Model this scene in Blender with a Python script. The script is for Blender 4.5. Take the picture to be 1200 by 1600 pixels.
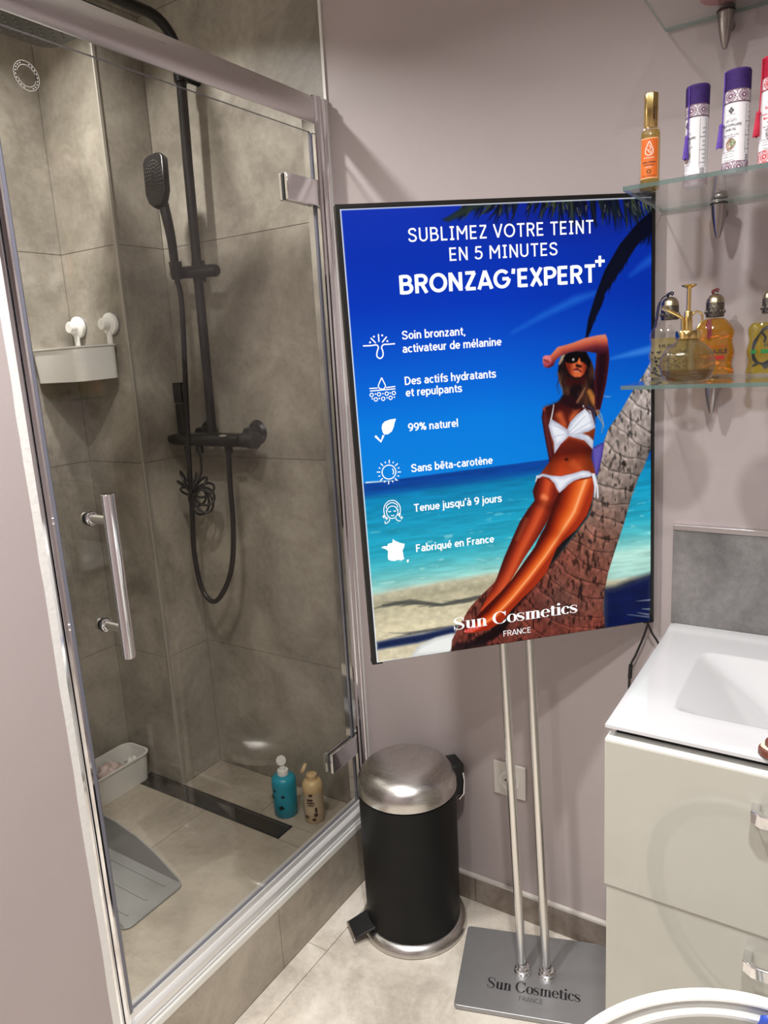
import bpy, math, random
import numpy as np
from mathutils import Vector, Matrix

for _o in list(bpy.data.objects):
    bpy.data.objects.remove(_o)
scene = bpy.context.scene
COL = scene.collection

# ------------------------------------------------------------------ camera
cam_data = bpy.data.cameras.new('camera')
cam = bpy.data.objects.new('camera', cam_data)
COL.objects.link(cam)
YAW, PITCH, ROLL, FPX, CAM_H = 0.581653, 0.210457, -0.057098, 1148.67, 1.40
_f = Vector((-math.sin(YAW) * math.cos(PITCH), math.cos(YAW) * math.cos(PITCH), -math.sin(PITCH)))
_r = Vector((math.cos(YAW), math.sin(YAW), 0))
_u = _r.cross(_f)
_r2 = _r * math.cos(ROLL) + _u * math.sin(ROLL)
_u2 = _u * math.cos(ROLL) - _r * math.sin(ROLL)
M = Matrix((_r2, _u2, -_f)).transposed().to_4x4()
M.translation = Vector((0, 0, CAM_H))
cam.matrix_world = M
cam_data.sensor_fit = 'VERTICAL'
cam_data.sensor_height = 36.0
cam_data.lens = FPX / 1600 * 36.0
cam_data.clip_start = 0.02
scene.camera = cam

# ------------------------------------------------------------------ world, exposure
world = bpy.data.worlds.new('world')
scene.world = world
world.use_nodes = True
world.node_tree.nodes['Background'].inputs[0].default_value = (0.9, 0.92, 1.0, 1)
world.node_tree.nodes['Background'].inputs[1].default_value = 0.0
scene.view_settings.view_transform = 'Standard'
scene.view_settings.look = 'None'
scene.view_settings.exposure = 0.0
scene.view_settings.gamma = 1.0
scene.view_settings.use_curve_mapping = False
SIGN_GLOW = 1.0
CEIL = 2.45
# ceiling spotlights: x, y, watts, colour
SPOTS = [(-0.02, 0.24, 18.0), (-0.70, 0.44, 17.5), (-0.40, -0.60, 9.5), (-1.50, 0.92, 17.0)]
LIGHT_COL = (1.0, 0.988, 0.968)
for _x, _y, _w in SPOTS:
    ld = bpy.data.lights.new('ceiling_spot_light', 'AREA')
    ld.shape = 'DISK'; ld.size = 0.085; ld.energy = _w; ld.color = LIGHT_COL; ld.spread = math.radians(128 if _x < -1 else 138)
    lo = bpy.data.objects.new('ceiling_spot_light', ld)
    lo.location = (_x, _y, CEIL - 0.012)
    COL.objects.link(lo)

# ------------------------------------------------------------------ materials
def srgb(r, g, b):
    f = lambda c: (c / 255 / 12.92) if c / 255 <= 0.04045 else ((c / 255 + 0.055) / 1.055) ** 2.4
    return (f(r), f(g), f(b), 1.0)

class NT:
    def __init__(s, name):
        s.m = bpy.data.materials.new(name); s.m.use_nodes = True
        s.t = s.m.node_tree; s.t.nodes.clear()
        s.out = s.t.nodes.new('ShaderNodeOutputMaterial')
    def n(s, kind, **kw):
        nd = s.t.nodes.new(kind)
        for k, v in kw.items():
            if k.startswith('_'): setattr(nd, k[1:], v)
            else: nd.inputs[k.replace('__', ' ')].default_value = v
        return nd
    def l(s, a, b): s.t.links.new(a, b)
    def ramp(s, stops):
        r = s.t.nodes.new('ShaderNodeValToRGB')
        e = r.color_ramp.elements
        while len(e) > 1: e.remove(e[-1])
        e[0].position, e[0].color = stops[0]
        for p, c in stops[1:]:
            q = e.new(p); q.color = c
        return r
    def done(s, sh):
        s.l(sh, s.out.inputs['Surface']); return s.m

def principled(name, col, rough=0.5, metal=0.0, spec=0.5, coat=0.0, emit=None, estr=0.0, noise=None, bump=None, aniso=0.0, sss=0.0, alpha=1.0):
    """noise=(scale, second colour, detail); bump=(scale, strength)"""
    t = NT(name)
    p = t.n('ShaderNodeBsdfPrincipled')
    p.inputs['Base Color'].default_value = col
    p.inputs['Roughness'].default_value = rough
    p.inputs['Metallic'].default_value = metal
    p.inputs['Specular IOR Level'].default_value = spec
    p.inputs['Coat Weight'].default_value = coat
    p.inputs['Alpha'].default_value = alpha
    if emit:
        p.inputs['Emission Color'].default_value = emit
        p.inputs['Emission Strength'].default_value = estr
    tc = t.n('ShaderNodeTexCoord')
    if noise:
        nz = t.n('ShaderNodeTexNoise', Scale=noise[0], Detail=noise[2] if len(noise) > 2 else 5.0, Roughness=0.6)
        t.l(tc.outputs['Object'], nz.inputs['Vector'])
        r = t.ramp([(0.32, col), (0.68, noise[1])])
        t.l(nz.outputs['Fac'], r.inputs['Fac']); t.l(r.outputs['Color'], p.inputs['Base Color'])
    if bump:
        nb = t.n('ShaderNodeTexNoise', Scale=bump[0], Detail=3.0)
        t.l(tc.outputs['Object'], nb.inputs['Vector'])
        b = t.n('ShaderNodeBump', Strength=bump[1], Distance=0.002)
        t.l(nb.outputs['Fac'], b.inputs['Height']); t.l(b.outputs['Normal'], p.inputs['Normal'])
    return t.done(p.outputs[0])

def stone(name, dark, mid, light, scale=3.0, rough=0.45, fine=60.0, bump=0.15):
    t = NT(name)
    tc = t.n('ShaderNodeTexCoord'); geo = t.n('ShaderNodeNewGeometry')
    a = t.n('ShaderNodeTexNoise', Scale=scale, Detail=8.0, Roughness=0.62, Distortion=0.6)
    b = t.n('ShaderNodeTexNoise', Scale=fine, Detail=4.0, Roughness=0.7)
    t.l(geo.outputs['Position'], a.inputs['Vector']); t.l(geo.outputs['Position'], b.inputs['Vector'])
    mx = t.n('ShaderNodeMath', _operation='MULTIPLY_ADD'); mx.inputs[1].default_value = 0.28
    t.l(b.outputs['Fac'], mx.inputs[0]); t.l(a.outputs['Fac'], mx.inputs[2])
    r = t.ramp([(0.47, dark), (0.64, mid), (0.81, light)])
    t.l(mx.outputs[0], r.inputs['Fac'])
    p = t.n('ShaderNodeBsdfPrincipled', Roughness=rough)
    t.l(r.outputs['Color'], p.inputs['Base Color'])
    bp = t.n('ShaderNodeBump', Strength=bump, Distance=0.001)
    t.l(b.outputs['Fac'], bp.inputs['Height']); t.l(bp.outputs['Normal'], p.inputs['Normal'])
    return t.done(p.outputs[0])

def brushed(name, col, rough, axis=(1, 1, 60), amount=0.25):
    t = NT(name)
    tc = t.n('ShaderNodeTexCoord'); mp = t.n('ShaderNodeMapping', Scale=axis)
    t.l(tc.outputs['Object'], mp.inputs['Vector'])
    nz = t.n('ShaderNodeTexNoise', Scale=12.0, Detail=4.0)
    t.l(mp.outputs['Vector'], nz.inputs['Vector'])
    mr = t.n('ShaderNodeMapRange'); mr.inputs['To Min'].default_value = rough * (1 - amount); mr.inputs['To Max'].default_value = rough * (1 + amount)
    t.l(nz.outputs['Fac'], mr.inputs['Value'])
    p = t.n('ShaderNodeBsdfPrincipled', Metallic=1.0)
    p.inputs['Base Color'].default_value = col
    t.l(mr.outputs['Result'], p.inputs['Roughness'])
    return t.done(p.outputs[0])

def clear(name, tint, ior=1.45, rough=0.0, haze=0.0, haze_col=(1, 1, 1, 1)):
    """thin clear sheet: straight-through tint, mirror reflection by Fresnel, optional diffuse haze"""
    t = NT(name)
    tr = t.n('ShaderNodeBsdfTransparent'); tr.inputs[0].default_value = tint
    gl = t.n('ShaderNodeBsdfGlossy', Roughness=rough)
    gl.inputs[0].default_value = (1, 1, 1, 1)
    fr = t.n('ShaderNodeFresnel', IOR=ior)
    gm = t.n('ShaderNodeNewGeometry'); mi_ = t.n('ShaderNodeMapRange')   # the same reflectance on both faces of the sheet
    mi_.inputs['To Min'].default_value = ior; mi_.inputs['To Max'].default_value = 1.0 / ior
    t.l(gm.outputs['Backfacing'], mi_.inputs['Value']); t.l(mi_.outputs['Result'], fr.inputs['IOR'])
    base = tr
    if haze > 0:
        df = t.n('ShaderNodeBsdfDiffuse'); df.inputs[0].default_value = haze_col
        tl = t.n('ShaderNodeBsdfTranslucent'); tl.inputs[0].default_value = haze_col
        md = t.n('ShaderNodeMixShader'); md.inputs[0].default_value = 0.5
        t.l(df.outputs[0], md.inputs[1]); t.l(tl.outputs[0], md.inputs[2])
        mh = t.n('ShaderNodeMixShader'); mh.inputs[0].default_value = haze
        t.l(tr.outputs[0], mh.inputs[1]); t.l(md.outputs[0], mh.inputs[2])
        base = mh
    mx = t.n('ShaderNodeMixShader')
    t.l(fr.outputs[0], mx.inputs[0]); t.l(base.outputs[0], mx.inputs[1]); t.l(gl.outputs[0], mx.inputs[2])
    return t.done(mx.outputs[0])

MAT = {}
MAT['mauve'] = principled('mauve_wall_paint', srgb(178, 166, 165), 0.55, noise=(2.5, srgb(173, 161, 160)), bump=(160.0, 0.12))
MAT['white_paint'] = principled('white_paint', srgb(232, 230, 226), 0.6, noise=(8, srgb(222, 219, 213)))
MAT['caulk'] = principled('white_caulk', srgb(226, 224, 220), 0.5, bump=(90, 0.5))
MAT['tile'] = stone('grey_concrete_look_tile', srgb(122, 115, 104), srgb(147, 140, 128), srgb(170, 163, 150), 5.0, 0.42)
MAT['tile_floor'] = stone('beige_floor_tile', srgb(178, 168, 155), srgb(208, 199, 186), srgb(228, 221, 209), 5.0, 0.4)
MAT['tile_pan'] = stone('shower_floor_tile', srgb(140, 130, 116), srgb(164, 154, 139), srgb(182, 172, 157), 3.5, 0.42)
MAT['tile_curb'] = stone('kerb_tile', srgb(138, 128, 114), srgb(162, 152, 138), srgb(182, 172, 158), 4.0, 0.4)
MAT['sill'] = principled('silver_anodised_sill', (0.80, 0.79, 0.775, 1), 0.3, 0.55)
MAT['tile_trim'] = principled('pale_tile_trim', srgb(158, 152, 141), 0.35, 0.3)
MAT['grout'] = principled('grey_grout', srgb(126, 118, 106), 0.9, noise=(40, srgb(112, 104, 94)))
MAT['grout_light'] = principled('pale_grout', srgb(150, 141, 129), 0.9, noise=(40, srgb(135, 127, 116)))
MAT['skirting'] = stone('skirting_tile', srgb(112, 100, 90), srgb(136, 124, 113), srgb(160, 149, 137), 7.0, 0.4)
MAT['chrome'] = principled('polished_chrome', (0.86, 0.86, 0.88, 1), 0.06, 1.0)
MAT['satin'] = brushed('satin_aluminium', (0.70, 0.68, 0.68, 1), 0.30)
MAT['steel'] = brushed('brushed_steel', (0.62, 0.60, 0.58, 1), 0.27, (1, 1, 50), 0.16)
MAT['silver_tube'] = principled('silver_tube', (0.80, 0.79, 0.77, 1), 0.27, 1.0)
MAT['base_plate'] = principled('silver_powder_plate', (0.36, 0.36, 0.365, 1), 0.38, 0.65, noise=(30, (0.34, 0.34, 0.345, 1)))
MAT['black'] = principled('black_metal', (0.010, 0.0095, 0.009, 1), 0.32, 0.0, 0.4)
MAT['black_soft'] = principled('black_plastic', (0.012, 0.012, 0.013, 1), 0.45)
MAT['bin_black'] = principled('matt_black_bin', (0.011, 0.011, 0.0105, 1), 0.5, 0.0, 0.15, noise=(6, (0.013, 0.013, 0.0125, 1)))
MAT['dark_gap'] = principled('dark_gap', (0.02, 0.021, 0.021, 1), 0.6)
MAT['nozzle'] = principled('grey_silicone_nozzle', srgb(132, 126, 120), 0.6)
MAT['door_glass'] = clear('shower_door_glass', (0.945, 0.94, 0.925, 1), 1.42)
MAT['shelf_glass'] = clear('shelf_glass', (0.955, 0.965, 0.96, 1), 1.36)
MAT['glass_edge'] = clear('green_glass_edge', (0.50, 0.62, 0.59, 1), 1.5, 0.1, 0.35, srgb(150, 182, 174))
MAT['seal'] = principled('grey_seal_strip', srgb(112, 112, 124), 0.3)
MAT['etched'] = principled('white_etched_print', srgb(170, 167, 162), 0.7)
MAT['ceramic'] = principled('white_ceramic', srgb(204, 204, 205), 0.12, 0.0, 0.5, coat=0.3)
MAT['gloss_white'] = principled('glossy_cream_lacquer', srgb(186, 184, 173), 0.07, 0.0, 0.55, coat=0.5)
MAT['gloss_edge'] = principled('white_lacquer_and_lit_sill', srgb(228, 228, 222), 0.2)
MAT['white_plastic'] = principled('white_plastic', srgb(226, 224, 219), 0.35, sss=0.0)
MAT['socket_plastic'] = principled('socket_plastic', srgb(204, 198, 190), 0.4)
MAT['splash'] = stone('grey_wood_look_panel', srgb(96, 93, 92), srgb(118, 115, 114), srgb(140, 137, 136), 6.0, 0.5, 90.0)
MAT['white_print'] = principled('white_backlit_print', (0.02, 0.02, 0.02, 1), 0.3, emit=(1, 1, 1, 1), estr=1.05)
MAT['black_print'] = principled('black_print', (0.012, 0.012, 0.014, 1), 0.5)
MAT['grey_print'] = principled('grey_print', (0.10, 0.10, 0.105, 1), 0.5)
MAT['gold'] = principled('polished_gold', (0.83, 0.62, 0.24, 1), 0.14, 1.0)
MAT['antique'] = principled('antique_bronze_cap', (0.22, 0.19, 0.15, 1), 0.35, 1.0, noise=(160, (0.10, 0.09, 0.08, 1)), bump=(220, 0.5))
MAT['antique_top'] = principled('worn_brass_dome', (0.58, 0.48, 0.30, 1), 0.3, 1.0, noise=(120, (0.4, 0.34, 0.24, 1)))
MAT['nickel'] = principled('dark_nickel', (0.36, 0.33, 0.31, 1), 0.22, 1.0)
MAT['bottle'] = clear('clear_bottle', (0.95, 0.95, 0.94, 1), 1.60, 0.03, 0.02, srgb(220, 220, 214))
MAT['cup_clear'] = clear('clear_suction_cup', (0.9, 0.9, 0.9, 1), 1.4, 0.05, 0.3, srgb(215, 212, 208))

# ------------------------------------------------------------------ mesh helpers
class MB:
    def __init__(s): s.v = []; s.f = []; s.mi = []
    def add(s, vs, fs, mi=0):
        o = len(s.v); s.v += [tuple(v) for v in vs]
        s.f += [tuple(i + o for i in f) for f in fs]; s.mi += [mi] * len(fs); return s
    def box(s, x0, x1, y0, y1, z0, z1, mi=0):
        return s.add([(x0, y0, z0), (x1, y0, z0), (x1, y1, z0), (x0, y1, z0), (x0, y0, z1), (x1, y0, z1), (x1, y1, z1), (x0, y1, z1)],
                     [(0, 3, 2, 1), (4, 5, 6, 7), (0, 1, 5, 4), (1, 2, 6, 5), (2, 3, 7, 6), (3, 0, 4, 7)], mi)
    def prism(s, poly, a, b, axis='z', mi=0):
        """poly: 2-D points; axis z -> (x,y), x -> (y,z), y -> (x,z)"""
        def P(p, h):
            return {'z': (p[0], p[1], h), 'x': (h, p[0], p[1]), 'y': (p[0], h, p[1])}[axis]
        n = len(poly); vs = [P(p, a) for p in poly] + [P(p, b) for p in poly]
        fs = [tuple(range(n))[::-1], tuple(range(n, 2 * n))] + [(i, (i + 1) % n, n + (i + 1) % n, n + i) for i in range(n)]
        return s.add(vs, fs, mi)
    def lathe(s, prof, n=32, c=(0, 0, 0), sx=1.0, sy=1.0, cap=True, mi=0):
        vs = []; fs = []
        for r, z in prof:
            for i in range(n):
                a = 2 * math.pi * i / n
                vs.append((c[0] + r * math.cos(a) * sx, c[1] + r * math.sin(a) * sy, c[2] + z))
        for k in range(len(prof) - 1):
            for i in range(n):
                j = (i + 1) % n
                fs.append((k * n + i, k * n + j, (k + 1) * n + j, (k + 1) * n + i))
        if cap:
            if prof[0][0] > 1e-6: fs.append(tuple(range(n))[::-1])
            if prof[-1][0] > 1e-6: fs.append(tuple((len(prof) - 1) * n + i for i in range(n)))
        return s.add(vs, fs, mi)
    def tube(s, path, r, n=12, cap=True, mi=0, closed=False):
        P = [Vector(p) for p in path]; R = r if isinstance(r, (list, tuple)) else [r] * len(P)
        up = None; vs = []; fs = []; m = len(P)
        for i, p in enumerate(P):
            if closed: t = P[(i + 1) % m] - P[i - 1]
            else: t = P[min(i + 1, m - 1)] - P[max(i - 1, 0)]
            t.normalize()
            if up is None:
                up = Vector((0, 0, 1)) if abs(t.z) < 0.9 else Vector((1, 0, 0))
            up = (up - t * up.dot(t)).normalized(); sd = t.cross(up)
            for k in range(n):
                a = 2 * math.pi * k / n
                vs.append(p + (up * math.cos(a) + sd * math.sin(a)) * R[i])
        for i in range(m if closed else m - 1):
            for k in range(n):
                q = (i + 1) % m; j = (k + 1) % n
                fs.append((i * n + k, i * n + j, q * n + j, q * n + k))
        if cap and not closed:
            fs.append(tuple(range(n))[::-1]); fs.append(tuple((m - 1) * n + k for k in range(n)))
        return s.add(vs, fs, mi)
    def ball(s, c, r, n=12, m=8, sx=1, sy=1, sz=1, mi=0):
        prof = [(r * math.sin(math.pi * k / m), -r * math.cos(math.pi * k / m) * sz) for k in range(m + 1)]
        prof[0] = (1e-5, prof[0][1]); prof[-1] = (1e-5, prof[-1][1])
        return s.lathe(prof, n, c, sx, sy, False, mi)
    def rbox(s, x0, x1, y0, y1, z0, z1, r, seg=5, mi=0):
        """box with rounded vertical edges"""
        return s.prism(rrect(x0, x1, y0, y1, r, seg), z0, z1, 'z', mi)
    def xf(s, mat):
        s.v = [tuple(mat @ Vector(v)) for v in s.v]; return s
    def build(s, name, mat, parent=None, smooth=None, bevel=None, label=None, local=False):
        me = bpy.data.meshes.new(name)
        vs = s.v
        if parent is not None and not local:
            inv = WORLD[parent.name].inverted(); vs = [tuple(inv @ Vector(v)) for v in vs]
        me.from_pydata(vs, [], s.f); me.update()
        for m_ in (mat if isinstance(mat, (list, tuple)) else [mat]):
            me.materials.append(MAT[m_] if isinstance(m_, str) else m_)
        if any(s.mi): me.polygons.foreach_set('material_index', s.mi)
        o = bpy.data.objects.new(name, me); COL.objects.link(o)
        if smooth:
            me.shade_smooth(); me.set_sharp_from_angle(angle=math.radians(smooth))
        if bevel:
            b = o.modifiers.new('bevel', 'BEVEL'); b.width = bevel[0]; b.segments = bevel[1]; b.limit_method = 'ANGLE'; b.angle_limit = math.radians(40)
            me.shade_smooth(); me.set_sharp_from_angle(angle=math.radians(35))
            b.harden_normals = False
        if parent is not None:
            o.parent = parent; WORLD[o.name] = WORLD[parent.name].copy()
        else: WORLD[o.name] = Matrix.Identity(4)
        if label: o['label'] = label
        return o

def rrect(x0, x1, y0, y1, r, seg=5):
    pts = []
    for cx, cy, a0 in ((x1 - r, y1 - r, 0), (x0 + r, y1 - r, 90), (x0 + r, y0 + r, 180), (x1 - r, y0 + r, 270)):
        for k in range(seg + 1):
            a = math.radians(a0 + 90 * k / seg); pts.append((cx + r * math.cos(a), cy + r * math.sin(a)))
    return pts

WORLD = {}
def thing(name, loc, label, cat, group=None, rotz=0.0, mat=None):
    o = bpy.data.objects.new(name, None); COL.objects.link(o)
    m = mat if mat is not None else Matrix.Translation(Vector(loc)) @ Matrix.Rotation(rotz, 4, 'Z')
    o.matrix_world = m; o.empty_display_size = 0.05
    WORLD[o.name] = m.copy()
    return tag(o, label, cat, group)
def tag(o, label, cat=None, group=None, kind=None):
    o['label'] = label
    if cat: o['category'] = cat
    if group: o['group'] = group
    if kind: o['kind'] = kind
    return o
def struct(name, mb, mat, label, **kw):
    return tag(mb.build(name, mat, None, **kw), label, None, None, 'structure')

def smooth_path(pts, n=8, closed=False):
    P = [Vector(p) for p in pts]; out = []; m = len(P)
    rng = range(m) if closed else range(m - 1)
    for i in rng:
        a = P[(i - 1) % m] if (closed or i > 0) else P[0]; b = P[i]; c = P[(i + 1) % m]
        d = P[(i + 2) % m] if (closed or i + 2 < m) else P[-1]
        for k in range(n):
            t = k / n
            out.append(0.5 * ((2 * b) + (c - a) * t + (2 * a - 5 * b + 4 * c - d) * t * t + (3 * b - 3 * c + d - a) * t ** 3))
    if not closed: out.append(P[-1])
    return out

# flat text and strokes -> 2-D triangles (x, y)
_txt_cache = {}
def text2d(s, bold=0.0, spacing=1.0):
    """returns verts (n,2) and faces of the text, normalised so capital height = 1, left = 0"""
    key = (s, bold, spacing)
    if key in _txt_cache: return _txt_cache[key]
    cu = bpy.data.curves.new('lettering', 'FONT')
    cu.body = s; cu.size = 1.0; cu.offset = bold; cu.resolution_u = 3; cu.space_character = spacing; cu.fill_mode = 'FRONT'
    ob = bpy.data.objects.new('lettering', cu); COL.objects.link(ob)
    bpy.context.view_layer.update()
    dg = bpy.context.evaluated_depsgraph_get()
    me = bpy.data.meshes.new_from_object(ob.evaluated_get(dg))
    v = np.array([x.co[:2] for x in me.vertices]) if len(me.vertices) else np.zeros((0, 2))
    f = [tuple(p.vertices) for p in me.polygons]
    bpy.data.objects.remove(ob); bpy.data.curves.remove(cu); bpy.data.meshes.remove(me)
    v = v / 0.729
    if len(v): v[:, 0] -= v[:, 0].min()
    _txt_cache[key] = (v, f); return v, f

def stroke2d(path, w, closed=False):
    """variable-width flat stroke; w number or list (full widths)"""
    P = [np.array(p, float) for p in path]; m = len(P); W = list(w) if isinstance(w, (list, tuple)) else [w] * m
    L = []; R = []
    for i in range(m):
        a = P[i - 1] if (closed or i > 0) else P[i]; b = P[(i + 1) % m] if (closed or i < m - 1) else P[i]
        t = b - a; t = t / (np.linalg.norm(t) + 1e-12); nn = np.array([-t[1], t[0]])
        L.append(P[i] + nn * W[i] / 2); R.append(P[i] - nn * W[i] / 2)
    v = L + R; f = []
    for i in range(m if closed else m - 1):
        j = (i + 1) % m; f.append((m + i, m + j, j, i))
    return np.array(v), f
def arc2d(cx, cy, rx, ry, a0, a1, n=16):
    return [(cx + rx * math.cos(math.radians(a0 + (a1 - a0) * k / n)), cy + ry * math.sin(math.radians(a0 + (a1 - a0) * k / n))) for k in range(n + 1)]
def merge2d(parts):
    V = []; F = []; o = 0
    for v, f in parts:
        V.append(np.asarray(v, float).reshape(-1, 2)); F += [tuple(i + o for i in q) for q in f]; o += len(v)
    return (np.concatenate(V) if V else np.zeros((0, 2))), F
def poly2d(pts): return np.array(pts, float), [tuple(range(len(pts)))]

def didone(word):
    """a high-contrast serif alphabet drawn from strokes, x-height 0.66, capitals 1.0"""
    TH, HL = 0.165, 0.035
    def ser(x, y, w): return poly2d([(x - w / 2, y), (x + w / 2, y), (x + w / 2, y + HL), (x - w / 2, y + HL)])
    def stem(x, y0, y1): return poly2d([(x - TH / 2, y0), (x + TH / 2, y0), (x + TH / 2, y1), (x - TH / 2, y1)])
    def ring(cx, cy, rx, ry, a0, a1, n=36):
        pts = arc2d(cx, cy, rx, ry, a0, a1, n)
        w = [HL + (TH - HL) * abs(math.cos(math.radians(a0 + (a1 - a0) * k / n))) ** 1.6 for k in range(n + 1)]
        return stroke2d(pts, w)
    def dot(x, y, r): return poly2d(arc2d(x, y, r, r, 0, 345, 14))
    def S(h, w):
        c = smooth_path([(w * .93, h * .74, 0), (w * .80, h * .93, 0), (w * .5, h * .985, 0), (w * .2, h * .90, 0), (w * .14, h * .74, 0), (w * .34, h * .58, 0),
                         (w * .66, h * .45, 0), (w * .88, h * .28, 0), (w * .80, h * .09, 0), (w * .5, h * .015, 0), (w * .2, h * .08, 0), (w * .06, h * .29, 0)], 6)
        n = len(c); ws = []
        for i in range(n):
            t = i / (n - 1); ws.append(HL + (TH * 1.05 - HL) * math.exp(-((t - 0.5) / 0.2) ** 2))
        return [stroke2d([(p.x, p.y) for p in c], ws), poly2d([(w * .90, h * .66), (w * .955, h * .66), (w * .955, h), (w * .92, h)]), poly2d([(w * .04, 0), (w * .07, 0), (w * .10, h * .36), (w * .04, h * .36)])]
    G = {}
    x = 0.66
    G['S'] = (S(1.0, 0.60), 0.66); G['s'] = (S(x, 0.42), 0.48)
    G['u'] = ([stem(0.13, 0.12, x), ring(0.26, 0.17, 0.135, 0.155, 190, 350), stem(0.43, 0.0, x), ser(0.09, x - HL, 0.2), ser(0.39, x - HL, 0.2), ser(0.48, 0, 0.17)], 0.60)
    arch = lambda a, b: ring((a + b) / 2, 0.48, (b - a) / 2, 0.165, 15, 165)
    G['n'] = ([stem(0.13, 0, x), arch(0.15, 0.43), stem(0.43, 0, 0.52), ser(0.13, 0, 0.27), ser(0.43, 0, 0.27), ser(0.08, x - HL, 0.14)], 0.60)
    G['m'] = ([stem(0.13, 0, x), arch(0.15, 0.42), stem(0.42, 0, 0.52), arch(0.44, 0.71), stem(0.71, 0, 0.52), ser(0.13, 0, 0.26), ser(0.42, 0, 0.26), ser(0.71, 0, 0.26), ser(0.08, x - HL, 0.14)], 0.88)
    G['C'] = ([ring(0.40, 0.5, 0.33, 0.49, 38, 325), poly2d([(0.66, 0.64), (0.72, 0.64), (0.72, 1.0), (0.68, 1.0)]), stroke2d([(0.67, 0.22), (0.72, 0.33)], [HL, HL])], 0.80)
    G['o'] = ([ring(0.26, x / 2, 0.20, x / 2, 0, 360)], 0.53)
    G['c'] = ([ring(0.24, x / 2, 0.18, x / 2 - .01, 48, 320), dot(0.38, x * .78, 0.075)], 0.47)
    G['e'] = ([ring(0.25, x / 2, 0.19, x / 2 - .01, 5, 322), poly2d([(0.09, x * .53), (0.47, x * .53), (0.47, x * .53 + HL), (0.09, x * .53 + HL)])], 0.51)
    G['t'] = ([stem(0.15, 0.08, x + 0.17), ser(0.17, x - HL, 0.32), stroke2d(arc2d(0.25, 0.10, 0.12, 0.09, 180, 330, 8), [TH * .9, TH * .7, TH * .4, HL, HL, HL, HL, HL, HL])], 0.36)
    G['i'] = ([stem(0.13, 0, x), ser(0.13, 0, 0.27), ser(0.08, x - HL, 0.14), dot(0.13, 0.90, 0.095)], 0.29)
    out = []; cx = 0.0
    for ch in word:
        if ch == ' ': cx += 0.28; continue
        ps, adv = G[ch]
        for v, f in ps:
            v = np.array(v, float); v[:, 0] += cx; out.append((v, f))
        cx += adv
    V, F = merge2d(out); V[:, 0] -= V[:, 0].min()
    return V, F

def fit2d(vf, x0, x1, y0, h):
    """scale normalised lettering to span x0..x1 with baseline y0 and capital height h (y up)"""
    v, f = vf; v = np.array(v); v[:, 0] = x0 + v[:, 0] * (x1 - x0) / v[:, 0].max(); v[:, 1] = y0 + v[:, 1] * h
    return v, f

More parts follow.
